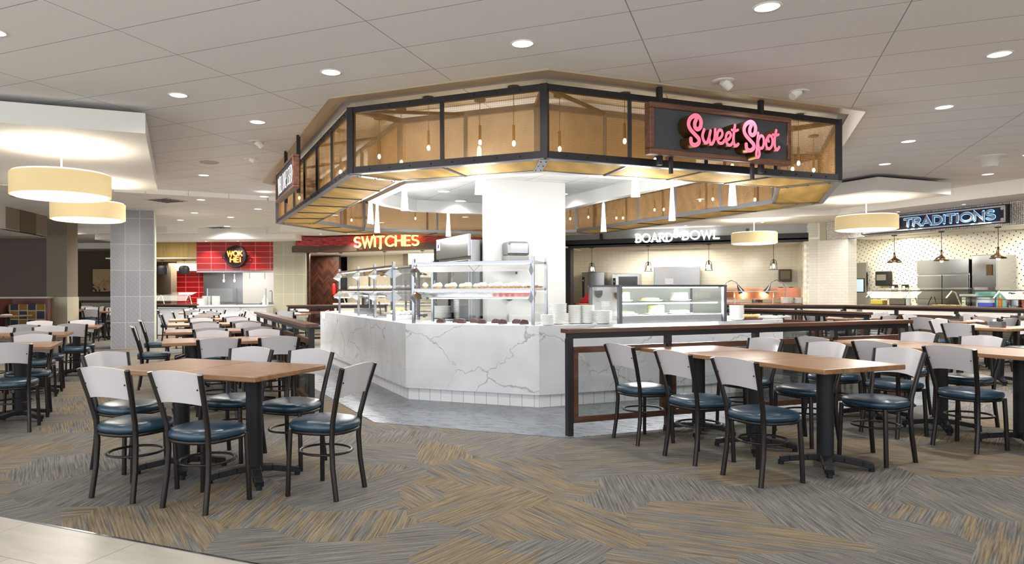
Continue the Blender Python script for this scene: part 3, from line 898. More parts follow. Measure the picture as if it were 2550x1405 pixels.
# beige frame let into the ceiling round the canopy
RING = [(-3.88, 6.3), (-1.77, 6.3), (.94, 9.0), (.94, 11.2), (-3.15, 15.25), (-5.3, 15.25), (-7.93, 12.6), (-7.93, 10.35)]
def offset(poly, d):
    """move every side of a counter-clockwise outline outward by d"""
    n = len(poly); out = []
    for i in range(n):
        p0 = Vector(poly[i - 1]); p1 = Vector(poly[i]); p2 = Vector(poly[(i + 1) % n])
        a = (p1 - p0).normalized(); b = (p2 - p1).normalized()
        na = Vector((a.y, -a.x)); nb = Vector((b.y, -b.x))
        k = d / (1 + na.dot(nb))
        q = p1 + (na + nb) * k
        out.append((q.x, q.y))
    return out
def band(name, o_, i_, z0, z1, mt, m=None):
    mb = MB(); n = len(o_)
    for i in range(n):
        j = (i + 1) % n
        a, b, c, d = o_[i], o_[j], i_[j], i_[i]
        mb.add([(p[0], p[1], z) for z in (z0, z1) for p in (a, b, c, d)],
               [(3, 2, 1, 0), (4, 5, 6, 7), (0, 1, 5, 4), (2, 3, 7, 6)])
    return mb.build(name, mt)
S(band('trim_2', offset(RING, .26), offset(RING, .10), ZC - .022, ZC - .001, M_TRIM))
S(band('trim_3', offset(RING, .10), offset(RING, .0), ZC - .012, ZC + .0, M_GYPG))

# white dropped bulkhead over the island and its bright ceiling
FASC = [(-3.75, 7.3), (-2.0, 7.2), (-.58, 8.62), (-2.75, 10.85), (-4.15, 10.85), (-5.0, 9.95), (-5.07, 9.1), (-5.0, 8.55)]
S(band('trim_4', FASC, offset(FASC, -.12), 2.6, ZC - .001, M_WHITE))
S(MB().prism(offset(FASC, -.12), 2.78, 2.84).build('ceiling', M_CEIL_IN))

# ---------------------------------------------------------------- tiled column on the left
def wallseg(name, a, b, z0, z1, th, mt, side=1, structure=True, extra=None):
    """upright slab whose visible face runs from a to b; thickness goes to the left of a->b when side=1"""
    a = Vector(a); b = Vector(b); L = (b - a).length; ang = math.atan2(b.y - a.y, b.x - a.x)
    mb = MB(); y0, y1 = (0, th) if side == 1 else (-th, 0)
    mb.add([(x, y, z) for z in (z0, z1) for x, y in ((0, y0), (L, y0), (L, y1), (0, y1))],
           [(3, 2, 1, 0), (4, 5, 6, 7), (0, 1, 5, 4), (1, 2, 6, 5), (2, 3, 7, 6), (3, 0, 4, 7)])
    o = mb.build(name, mt, None, (a.x, a.y, 0), ang)
    return S(o) if structure else o
cA = (-13.63, 11.59); cB = (-12.97, 12.25)
wallseg('column_wall', cA, cB, 0, ZF, .9, M_COLTILE)
wallseg('column_wall', (cB[0], cB[1]), (cB[0] - .64, cB[1] + .64), 0, ZF, .02, tile('column_side_tile', .31, .61, (196, 200, 176), (190, 194, 170), (214, 216, 196), .3, .006), side=-1)

# ---------------------------------------------------------------- left: booth niche, header and pier
wallseg('wall_left', (-19.4, 11.32), (-16.81, 12.42), 1.2, 2.73, .2, M_BROWN)
wallseg('wall_left', (-18.9, 11.2), (-16.55, 12.2), 1.17, 1.21, .3, M_WAINS)
wallseg('wall_left', (-18.9, 11.22), (-16.55, 12.22), 0, 1.17, .1, M_MAROON)
wallseg('wall_left', (-15.2, 10.2), (-16.3, 12.0), 2.73, ZF, .1, M_TAUPE)
wallseg('wall_left', (-15.55, 10.76), (-15.95, 11.43), 2.731, ZF - .001, .02, M_DARKTAUPE, -1)
wallseg('wall_left', (-14.4, 8.9), (-15.2, 10.2), 2.73, ZF, .1, M_GYPG)
wallseg('ceiling_niche', (-15.2, 10.2), (-16.3, 12.0), 2.73, 2.75, 3.0, M_GYP)
wallseg('wall_pier', (-16.83, 12.36), (-16.33, 12.56), 1.2, ZF, .5, M_TAUPE)
wallseg('wall_pier', (-16.85, 12.34), (-16.31, 12.55), 0, 1.2, .52, M_WAINS)
# back room wall
wallseg('wall_back_room', (-26.0, 17.2), (-21.2, 19.2), 1.15, ZS + .2, .2, M_DARKTAUPE)
wallseg('wall_back_room', (-26.0, 17.17), (-21.2, 19.17), 0, 1.15, .2, M_WAINS)
wallseg('wall_back_room', (-21.2, 19.2), (-18.2, 17.9), 0, ZS + .2, .2, M_DARKTAUPE)
S(MB().prism([(-27, 15.2), (-19.5, 18.3), (-19.5, 21), (-27, 21)], 2.86, ZF - .002).build('ceiling', M_GYP))

# ---------------------------------------------------------------- wok station (faces the camera)
WD = Vector((.9202, .3908))   # direction of its front
W0 = Vector((-18.2, 16.17))
def wp(s, back=0.0):
    q = W0 + WD * s + Vector((-.3908, .9202)) * back
    return (q.x, q.y)
# s of the visible parts: 411px -> 1.15, 490px -> 2.15, 682px -> 4.60, 757px -> 5.56
wallseg('wall_wok_header', wp(2.15), wp(4.60), 1.99, ZS, .5, M_REDTILE)
wallseg('ceiling_wok', wp(-.4, -1.3), wp(5.6, -1.3), 2.90, ZS - .002, 1.28, M_GYP)
wallseg('wall_wok_header', wp(2.15, -.005), wp(4.60, -.005), 1.93, 1.99, .5, M_STEEL)
wallseg('wall_wok', wp(4.60), wp(5.62), 0, ZS, .3, M_TANTILE)
wallseg('wall_wok', wp(4.58, .3), wp(4.58, 3.0), 0, ZS, .1, M_WHITE, -1)
wallseg('wall_wok', wp(0.0, 1.2), wp(2.15, .6), 2.33, ZS, .2, M_YELLOWW)
wallseg('wall_wok', wp(-1.6, 2.7), wp(1.5, 2.7), 0, 2.4, .1, M_REDTILE)
wallseg('wall_wok', wp(1.45, 2.5), wp(2.85, 2.5), 0, 2.15, .1, M_STEEL)
wallseg('wall_wok', wp(2.85, 2.5), wp(4.6, 2.5), 0, 2.4, .1, M_WHITE)
wallseg('wall_wok', wp(.6, 2.0), wp(2.85, 2.0), 2.05, 2.4, .1, M_CREAM)
wallseg('ceiling_wok', wp(-1, .5), wp(4.6, .5), 2.4, 2.44, 2.8, M_GYP)

# ---------------------------------------------------------------- sandwich station (front along X at Y 18.4)
wallseg('wall_sandwich_header', (-12.5, 18.35), (-5.2, 18.35), 2.55, 2.74, .4, M_HEAD)
wallseg('wall_sandwich_header', (-12.4, 18.37), (-5.2, 18.37), 2.74, 3.02, .3, M_REDWOOD)
wallseg('wall_sandwich_header', (-13.05, 17.8), (-12.5, 18.35), 2.55, 2.74, .4, M_HEAD)
wallseg('wall_sandwich_header', (-13.0, 17.87), (-12.4, 18.4), 2.74, 3.02, .3, M_REDWOOD)
wallseg('wall_sandwich', (-13.35, 18.5), (-13.05, 18.62), 0, ZS, .1, M_HERR)
wallseg('wall_sandwich', (-13.36, 18.42), (-13.30, 18.44), 0, ZS, .1, M_MAROON)
wallseg('wall_sandwich', (-14.9, 20.5), (-13.15, 20.5), 0, 2.56, .1, M_HERR)
wallseg('wall_sandwich', (-13.5, 21.6), (-10.0, 21.6), 0, 2.6, .1, M_CREAM)
wallseg('wall_sandwich', (-13.95, 18.8), (-14.7, 20.5), 0, 2.56, .1, M_HERR)
wallseg('wall_sandwich', (-10.9, 21.0), (-8.0, 21.0), 1.9, 2.6, .1, M_TAUPE)
wallseg('wall_sandwich', (-10.0, 21.6), (-6.0, 21.6), 0, 2.6, .1, M_CREAM)
wallseg('wall_sandwich', (-8.52, 18.37), (-8.0, 18.37), 0, 2.55, .3, M_BLACKM)
wallseg('wall_sandwich', (-8.0, 18.5), (-5.2, 18.5), 0, 2.55, .2, M_CREAM)
S(MB().box((-10, 20.2, 2.6), (10, 3.6, .04)).build('ceiling_sandwich', M_GYP))

# ---------------------------------------------------------------- bowl station (front along X at Y 20.3)
wallseg('wall_bowl_header', (-5.25, 20.3), (1.42, 20.3), 2.59, 2.81, .35, M_BLACKM)
wallseg('wall_bowl_header', (-5.25, 20.36), (1.42, 20.36), 2.81, ZS + .1, .2, M_GREY)
wallseg('wall_bowl', (-5.25, 20.32), (-4.93, 20.32), 0, 2.6, .4, M_BLACKM)
wallseg('wall_bowl', (-6.2, 23.2), (1.4, 23.2), 0, 2.65, .1, M_SUBWAY)
wallseg('wall_bowl', (-5.65, 20.7), (-5.65, 23.2), 0, 2.65, .1, M_SUBWAY, -1)
wallseg('wall_bowl', (1.42, 20.4), (1.42, 23.2), 0, 2.65, .1, M_SUBWAY)
S(MB().box((-1.8, 21.9, 2.66), (7.4, 3.2, .04)).build('ceiling_bowl', M_GYP))

# white brick pier between the bowl and the roast station
G0 = Vector((1.65, 20.4)); GD = Vector((.7001, -.7140)); GN = Vector((.7140, .7001))
def gp(s, back=0.0):
    q = G0 + GD * s + GN * back
    return (q.x, q.y)
wallseg('wall_pier', (1.42, 20.3), gp(0), 0, ZS, .3, M_WBRICK)
wallseg('wall_pier', gp(0), gp(.88), 0, ZS, .3, M_WBRICK)
wallseg('wall_roast_header', gp(.12, -.04), gp(9, -.04), 2.60, ZS, .3, M_PUNCH)
wallseg('wall_roast_header', gp(.1, -.06), gp(.3, -.06), 2.60, ZS, .1, M_TANTILE)
wallseg('wall_roast', gp(-1.4, 2.6), gp(9, 2.6), 0, 2.75, .1, M_DOTS)
wallseg('ceiling_roast', gp(-.3, .31), gp(9, .2), 2.7, 2.74, 2.6, M_GYP)
# outer shell far behind
wallseg('wall_back', (-30, 24.5), (14, 24.5), 0, 3.3, .2, M_TAUPE)
wallseg('wall_right', (11.5, 28), (11.5, 5), 0, 3.3, .2, M_TAUPE)
wallseg('wall_left', (-27, -4), (-27, 28), 0, 3.3, .2, M_TAUPE, -1)

# ---------------------------------------------------------------- copper mesh canopy
can = thing('mesh_canopy', 'octagonal dark steel canopy with copper mesh panels hung above the marble island', 'canopy')
ZB, ZT = 2.57, 3.27
INN = offset(RING, -.62)
SPL = [2, 4, 1, 5, 2, 2, 2, 6]   # panels per side, counted along the ring
n = len(RING)
fr = MB()
top = MB()
for i in range(n):
    j = (i + 1) % n
    a, b = Vector(RING[i]), Vector(RING[j]); ai, bi = Vector(INN[i]), Vector(INN[j])
    mt = 0
    f = MB()
    f.beam((a.x, a.y, ZB + .035), (b.x, b.y, ZB + .035), .05, .07)
    f.beam((a.x, a.y, ZT - .03), (b.x, b.y, ZT - .03), .05, .06)
    f.build('outer_rail', M_RING, can)
    f = MB()
    f.beam((ai.x, ai.y, ZB + .03), (bi.x, bi.y, ZB + .03), .04, .06)
    f.beam((ai.x, ai.y, ZT - .03), (bi.x, bi.y, ZT - .03), .04, .06)
    f.build('inner_rail', M_RINGG, can)
    # flat angle under the outer edge and mitre plate
    f = MB(); f.beam((a.x, a.y, ZB - .004), (b.x, b.y, ZB - .004), .07, .008)
    f.build('edge_angle', M_RINGG, can)
    mp = MB().beam((a.x, a.y, ZB - .008), (ai.x, ai.y, ZB - .008), .09, .008).build('mitre_plate', M_RINGG, can)
    bl = MB()
    d_ = (ai - a)
    for k in range(3):
        q = a + d_ * (.15 + .35 * k)
        for s_ in (-1, 1):
            nn_ = Vector((-d_.y, d_.x)).normalized() * .025 * s_
            bl.cyl((q.x + nn_.x, q.y + nn_.y), .007, ZB - .018, ZB - .012, 6)
    bl.build('bolts', M_BLACKM, mp)['kind'] = 'stuff'
    MB().beam((a.x, a.y, ZB), (a.x, a.y, ZT), .07, .07).build('post', M_RING, can)
    MB().beam((ai.x, ai.y, ZB), (ai.x, ai.y, ZT), .05, .05).build('post', M_RINGG, can)
    MB().beam((a.x, a.y, ZT - .02), (ai.x, ai.y, ZT - .02), .05, .05).build('cross_bar', M_RING, can)
    k_ = SPL[i]; ang = math.atan2(b.y - a.y, b.x - a.x); L = (b - a).length; Li = (bi - ai).length
    for q in range(k_):
        t0, t1 = q / k_, (q + 1) / k_
        MB().add([(t0 * L, 0, ZB + .06), (t1 * L, 0, ZB + .06), (t1 * L, 0, ZT - .05), (t0 * L, 0, ZT - .05), (t0 * L, .004, ZB + .06), (t1 * L, .004, ZB + .06), (t1 * L, .004, ZT - .05), (t0 * L, .004, ZT - .05)],
                 [(0, 1, 2, 3)]).build('mesh_panel', M_MESH, can, (a.x, a.y, 0), ang)
        MB().add([(t0 * Li, 0, ZB + .06), (t1 * Li, 0, ZB + .06), (t1 * Li, 0, ZT - .05), (t0 * Li, 0, ZT - .05)],
                 [(0, 1, 2, 3)]).build('mesh_panel', M_MESH, can, (ai.x, ai.y, 0), ang)
        p0, p1 = a.lerp(b, t0), a.lerp(b, t1); q0, q1 = ai.lerp(bi, t0), ai.lerp(bi, t1)
        MB().quad((q0.x, q0.y, ZB + .004), (q1.x, q1.y, ZB + .004), (p1.x, p1.y, ZB + .004), (p0.x, p0.y, ZB + .004)).build('soffit_panel', M_MESHU, can)
        if q:
            MB().beam((p0.x, p0.y, ZB), (p0.x, p0.y, ZT), .035, .035).beam((p0.x, p0.y, ZB - .002), (q0.x, q0.y, ZB - .002), .03, .012).build('mullion', M_RING, can)
            MB().beam((q0.x, q0.y, ZB), (q0.x, q0.y, ZT), .035, .035).build('inner_mullion', M_RINGG, can)
        if k_ > 1 and q % 2 == 0:
            MB().beam((p0.x, p0.y, ZT - .03), (q1.x, q1.y, ZT - .03), .03, .03).build('brace', M_RING, can)
    # rivets on the bottom rail
    rv = MB(); nrm = Vector((b.y - a.y, a.x - b.x)).normalized()
    steps = int(L / .22)
    for q in range(steps + 1):
        p = a.lerp(b, q / max(1, steps)) + nrm * .027
        rv.blob((p.x, p.y, ZB + .035), (.009, .009, .009), 6, 3)
        rv.blob((p.x, p.y, ZT - .03), (.009, .009, .009), 6, 3)
    tag(rv.build('rivets', M_BLACKM, can), kind='stuff')

# pendant bulbs strung inside the canopy
PRO = {}
def bulb_pendant(x, y, z, label):
    top_ = ZC - .002
    o = thing('bulb_pendant', label, 'pendant light', (x, y, top_), 0, 'bulb pendants inside the mesh canopy')
    if not PRO:
        PRO['rose'] = meshdata(MB().cyl((0, 0), .06, -.02, 0, 16), 'ceiling_rose', M_BRONZE)
        PRO['sock'] = meshdata(MB().cyl((0, 0), .014, .03, .18, 10), 'socket', M_BRASS)
        PRO['bulb'] = meshdata(MB().blob((0, 0, 0), (.018, .018, .028), 10, 6), 'bulb', M_BULB)
    for nm_, dt, zz in (('ceiling_rose', PRO['rose'], 0), ('socket', PRO['sock'], z - top_), ('bulb', PRO['bulb'], z - top_)):
        c_ = bpy.data.objects.new(nm_, dt); COL.objects.link(c_); c_.parent = o; c_.location = (0, 0, zz)
    MB().cyl((0, 0), .0035, z - top_ + .17, 0, 6).build('cord', M_BRASS, o)
    return o
MID = offset(RING, -.31)
cnt = 0
SIDE_N = ['front', 'front right', 'right', 'rear right', 'rear', 'rear left', 'left', 'front left']
NB = [4, 6, 3, 9, 3, 4, 3, 7]
ORD = ['first', 'second', 'third', 'fourth', 'fifth', 'sixth', 'seventh', 'eighth', 'ninth']
for i in range(8):
    a, b = Vector(MID[i]), Vector(MID[(i + 1) % 8])
    for q in range(NB[i]):
        p = a.lerp(b, (q + .5) / NB[i])
        z = 2.74 + .14 * ((q * 37 + i * 11) % 5) / 4
        ww = .14 * (1 if q % 2 else -1)
        nrm = Vector((b.y - a.y, a.x - b.x)).normalized()
        p = p + nrm * ww
        bulb_pendant(p.x, p.y, z, f'{ORD[q]} glowing bulb pendant inside the {SIDE_N[i]} side of the mesh canopy')

# ---------------------------------------------------------------- ceiling lights
DL = None
def downlight(x, y, z, label, lit=True, r=.085, e=1.0):
    global DL
    if DL is None:
        DL = {}
        DL['ring'] = meshdata(MB().lathe([(r, -.006), (r + .014, -.006), (r + .016, 0), (r, 0)], 28, cap=False), 'trim_ring', M_GYP)
        DL['lens'] = meshdata(MB().lathe([(r, -.002), (r * .7, -.0005), (0, -.0005)], 28, cap=False), 'lens', M_LENS)
    o = thing('downlight', label, 'ceiling light', (x, y, z), 0, 'round recessed downlights')
    for nm_, k_ in (('trim_ring', 'ring'), ('lens', 'lens')):
        c_ = bpy.data.objects.new(nm_, DL[k_]); COL.objects.link(c_); c_.parent = o
    if lit:
        lamp('downlight_lamp', 'SPOT', W_DOWN * e, (0, 0, -.012), o, size=.08, spot=2.75, blend=.8)
    return o
NEARL = [(.12, 5.37, 'nearest one right of centre at the top edge'), (-1.69, 5.37, 'above the middle, in front of the canopy'), (-3.52, 5.37, 'left of centre in front of the canopy'), (-5.35, 5.37, 'on the left in the front row'),
         (-5.35, 6.6, 'behind the front row on the left'), (1.97, 7.25, 'near the right edge, first of the right aisle row'), (1.98, 9.12, 'second of the right aisle row'), (1.99, 11.04, 'third of the right aisle row'), (2.0, 12.9, 'fourth of the right aisle row')]
for x, y, nm in NEARL: downlight(x, y, ZC, 'round recessed downlight ' + nm, e=.75 if y < 7 else 1.6)
for i, (x, y) in enumerate([(3.85, 14.8), (3.87, 12.9), (4.0, 10.9), (3.9, 8.9), (5.8, 12.4), (5.8, 10)]):
    downlight(x, y, ZC, f'round recessed downlight, {ORD[i]} of those over the far right tables', e=2.0)
# the same grid goes on behind the camera and to the sides
for i, (x, y) in enumerate([(-3.5, 1.7), (.1, 1.7), (-5.35, 3.5), (-1.7, 3.5), (1.95, 3.5), (3.8, 5.4), (-7.2, 1.7), (3.8, 1.7), (-9, 3.5)]):
    downlight(x, y, ZC, 'round recessed downlight of the ceiling grid beyond the top edge of the photo', e=.55)
for i, (x, y) in enumerate([(-8.65, 9.25), (-10.5, 11.15), (-12.4, 12.95), (-14.0, 14.1), (-12.3, 14.1), (-14.1, 16.0), (-10.5, 12.95), (-9.0, 11.3), (-9.6, 14.8)]):
    downlight(x, y, ZF if i else ZC, f'small round downlight over the left aisle, {ORD[i]} from the canopy', e=3.0)
for i, (x, y) in enumerate([(-10.8, 7.5), (-12.6, 9.3), (-16.4, 14.4), (-18.5, 14.2), (-18.3, 16.4), (-20.5, 15.6), (-12.4, 6.5)]):
    downlight(x, y, ZF if y > 9.4 else ZC, f'round downlight over the booth side of the room, {ORD[i]} one', e=2.0)
for i, (x, y, z) in enumerate([(-1, 16.2, ZC), (1.2, 17.6, ZC), (-6.8, 16.6, ZF), (-9.5, 17.0, ZF)]):
    downlight(x, y, z, f'round downlight behind the canopy, {ORD[i]} from the right', e=2.4)
# small puck lights in the soffit in front of the signs
pk = [(-12.0, 17.7), (-12.9, 17.2), (-11.2, 18.0), (gp(1.2, -.55)), (gp(2.6, -.55)), (gp(4.0, -.55)), (gp(5.4, -.55)), (-3.6, 19.6), (-1.6, 19.6), (.3, 19.6), (wp(2.6, -.4)), (wp(3.6, -.4))]
for i, p in enumerate(pk):
    o = thing('puck_light', ('small soffit spotlight ' + ['by the sandwich sign', 'left of the sandwich sign', 'over the herringbone corner', 'at the left end of the roast station sign', 'above the second quarter of the roast station sign', 'above the third quarter of the roast station sign', 'at the right end of the roast station sign', 'left over the bowl station sign', 'middle over the bowl station sign', 'right over the bowl station sign', 'left above the wok sign', 'right above the wok sign'][i]), 'ceiling light', (p[0], p[1], ZS if i < 10 else 2.898), 0, 'soffit spotlights')
    MB().lathe([(.035, -.004), (.055, -.004), (.056, 0)], 16, cap=False).build('trim_ring', M_GYP, o)
    MB().cyl((0, 0), .035, -.003, -.001, 16).build('lens', M_LENS, o)
    lamp('puck_lamp', 'SPOT', W_SPOT * 1.6, (0, 0, -.02), o, size=.03, spot=2.2, blend=.7)
# adjustable accent lights aimed at the two hanging signs
for (x, y, aim, nm) in [(-.23, 7.1, (.3, 7.6, 2.8), 'left of the two spotlights aimed at the pink sign'), (.46, 7.8, (-.1, 7.3, 2.8), 'right of the two spotlights aimed at the pink sign'),
                        (-6.06, 7.45, (-5.7, 8.0, 2.8), 'nearer spotlight aimed at the small grey sign'), (-6.93, 8.4, (-6.1, 8.3, 2.8), 'farther spotlight aimed at the small grey sign')]:
    o = thing('adjustable_spotlight', nm, 'ceiling light', (x, y, ZC), 0, 'adjustable ceiling spotlights')
    MB().lathe([(.05, -.006), (.1, -.006), (.102, 0)], 24, cap=False).build('trim_ring', M_GYP, o)
    d = Vector(aim) - Vector((x, y, ZC)); d.normalize()
    MB().tube([Vector((0, 0, 0)), d * .1], [.045, .04], 16).build('lamp_head', M_GYP, o)
    q = d.to_track_quat('-Z', 'Y').to_euler()
    lamp('spot_lamp', 'SPOT', W_SPOT * (.8 if x > -1 else .08), d * .11, o, size=.03, spot=.9, blend=.5, rot=q)
# air vents and ceiling speakers
def vent(x, y, z, w, label, rz=0):
    o = thing('air_vent', label, 'vent', (x, y, z), rz, 'square ceiling air vents')
    MB().box((0, 0, -.006), (w, w, .01)).build('frame', M_GYPG, o)
    m = MB()
    for k_ in range(5):
        m.box((0, -w * .36 + k_ * w * .18, -.015), (w * .8, w * .05, .01))
    m.build('louvre', M_BLACK, o)
vent(-11.2, 10.9, ZF, .6, 'square ceiling air vent beside the tiled column')
vent(-14.6, 16.3, ZF, .6, 'square ceiling air vent above the wok station')
vent(-9.3, 15.6, ZF, .6, 'square ceiling air vent by the canopy corner')
vent(-13.2, 9.4, ZF, .6, 'square ceiling air vent above the booths')
vent(-18.9, 15.4, ZF, .6, 'square ceiling air vent in the back room')
o = thing('ceiling_speaker', 'round flat ceiling speaker left of the canopy', 'speaker', (-7.7, 8.35, ZC), 0, 'ceiling speakers')
MB().lathe([(.0, -.01), (.14, -.01), (.15, 0)], 28, cap=False).build('grille', M_GYPG, o)
o = thing('ceiling_speaker', 'white conical speaker on the ceiling near the right edge', 'speaker', (3.36, 12.8, ZC), 0, 'ceiling speakers')
MB().lathe([(.09, -.16), (.13, -.02), (.2, -.02), (.2, 0)], 24).build('housing', M_GYP, o)

# ---------------------------------------------------------------- drum and cone pendants
def drum(x, y, ztop, label, r=.53, h=.31, zb=2.43):
    o = thing('drum_pendant', label, 'pendant light', (x, y, ztop), 0, 'round drum pendants')
    b0 = zb - ztop
    MB().lathe([(r, b0 + .03), (r, b0 + .03 + h - .06)], 64, cap=False).lathe([(r - .006, b0 + .03 + h - .06), (r - .006, b0 + .03)], 64, cap=False).build('shade', M_SHADE, o)
    MB().lathe([(0, b0), (r * .55, b0 + .004), (r * .93, b0 + .015), (r * .955, b0 + .05)], 64, cap=False).lathe([(r * .955, b0 + h - .045), (r * .955, b0 + h - .01), (r * .93, b0 + h - .01), (0, b0 + h - .03)], 64, cap=False).build('diffuser', M_DIFF, o)
    MB().cyl((0, 0), .015, b0 - .012, b0 + .002, 10).build('finial', M_CHROME, o)
    MB().cyl((0, 0), .009, b0 + h - .02, 0, 10).build('stem', M_GYP, o)
    MB().lathe([(0, -.03), (.05, -.03), (.07, 0)], 20, cap=False).build('ceiling_rose', M_GYP, o)
    lamp('drum_lamp_down', 'POINT', W_DRUM * .6, (0, 0, b0 - .12), o, size=.25, color=(1, .96, .9))
    lamp('drum_lamp_up', 'POINT', W_DRUM * .6, (0, 0, b0 + h + .1), o, size=.2, color=(1, .96, .9))
drum(-7.47, 5.68, 3.05, 'larger nearer drum pendant hanging on the left')
drum(-9.55, 7.72, 3.05, 'farther drum pendant on the left, just below the larger one')
drum(2.05, 15.2, 3.05, 'drum pendant on the right in front of the blue lit sign')
drum(.1, 18.55, 3.06, 'drum pendant over the bowl station end, left of the white tiled pier')
CONES = [(-5.51, 9.51, 'left end of the island, upper one'), (-6.27, 11.06, 'left end of the island, lower one'), (-4.21, 8.16, 'front left of the island'), (-5.45, 12.43, 'above the tall fridge'), (-2.75, 7.13, 'front of the island, beside the white wall'),
         (-2.46, 12.68, 'behind the island on the right, farthest'), (-1.2, 8.07, 'front right of the island'), (-1.1, 11.1, 'behind the cake case'), (-.2, 9.44, 'right end of the island')]
for x, y, nm in CONES:
    o = thing('cone_pendant', 'slim white glass cone pendant, ' + nm, 'pendant light', (x, y, ZC - .002), 0, 'white glass cone pendants')
    b0 = 2.4 - ZC
    MB().lathe([(.052, b0), (.05, b0 + .02), (.034, b0 + .28), (.024, b0 + .5), (.012, b0 + .53)], 24).build('shade', M_CONE, o)
    MB().cyl((0, 0), .0035, b0 + .52, 0, 6).build('cord', M_CHROME, o)
    lamp('cone_lamp', 'POINT', W_CONE * 2.2, (0, 0, b0 - .1), o, size=.12, color=(1, .98, .95))

# ---------------------------------------------------------------- marble island counter
Z1 = .93
isl = thing('service_counter', 'long angled white marble service counter in the middle of the hall', 'counter')
OUT = [(-7.7, 12.6), (-7.7, 11.34), (-3.86, 7.5), (-2.18, 7.5), (.4, 10.08), (.4, 11.4)]
def chain(pts, d):
    """parallel copy of an open path, moved inward (left of travel) by d"""
    out = []
    for i, p in enumerate(pts):
        p = Vector(p)
        a = (p - Vector(pts[i - 1])).normalized() if i else None
        b = (Vector(pts[i + 1]) - p).normalized() if i < len(pts) - 1 else None
        a = a or b; b = b or a
        na = Vector((-a.y, a.x)); nb = Vector((-b.y, b.x)); k = d / (1 + na.dot(nb))
        q = p + (na + nb) * k; out.append((q.x, q.y))
    return out
inn = chain(OUT, .72)
for i in range(len(OUT) - 1):
    a, b = Vector(OUT[i]), Vector(OUT[i + 1]); L = (b - a).length; ang = math.atan2(b.y - a.y, b.x - a.x)
    MB().add([(0, 0, .15), (L, 0, .15), (L, 0, Z1), (0, 0, Z1), (0, .02, .15), (L, .02, .15), (L, .02, Z1 - .002), (0, .02, Z1 - .002)],
             [(0, 1, 2, 3), (5, 4, 7, 6), (0, 4, 5, 1), (0, 3, 7, 4), (1, 5, 6, 2)]).build('marble_panel', M_MARBLE, isl, (a.x, a.y, 0), ang)
    ki = chain(OUT, .035); a2, b2 = Vector(ki[i]), Vector(ki[i + 1]); L2 = (b2 - a2).length
    MB().add([(0, 0, 0), (L2, 0, 0), (L2, 0, .15), (0, 0, .15)], [(0, 1, 2, 3)]).build('kick_tiles', M_KICK, isl, (a2.x, a2.y, .004), ang)
    ai, bi = inn[i], inn[i + 1]
    MB().add([(ai[0], ai[1], .0), (bi[0], bi[1], .0), (bi[0], bi[1], Z1), (ai[0], ai[1], Z1)], [(0, 1, 2, 3)]).build('inner_panel', M_STEEL, isl)
    MB().add([(a.x, a.y, Z1), (b.x, b.y, Z1), (bi[0], bi[1], Z1), (ai[0], ai[1], Z1), (ai[0], ai[1], Z1 - .03), (bi[0], bi[1], Z1 - .03)], [(0, 1, 2, 3), (3, 2, 5, 4)]).build('worktop', M_TOP, isl)
for (p, q) in ((OUT[0], inn[0]), (OUT[-1], inn[-1])):
    MB().add([(p[0], p[1], 0), (q[0], q[1], 0), (q[0], q[1], Z1), (p[0], p[1], Z1)], [(0, 1, 2, 3)]).build('end_panel', M_MARBLE, isl)
# lit notice plate on the left end of the counter face
a = Vector((-7.45, 11.09)); ang = -R45
tag(MB().box((0, -.004, .86), (.34, .006, .12)).build('notice_plate', M_TOP, None, (a.x, a.y, 0), ang), 'small white plate fixed at the far left end of the marble counter face', 'plate')
gr = MB()
for k in range(5): gr.box((0, 0, .05 + .022 * k), (.4, .01, .008))
tag(gr.build('kick_grille', M_BLACK, None, (-1.0, 8.66, .0), R45), 'dark slotted grille low in the counter kick behind the front right tables', 'vent')

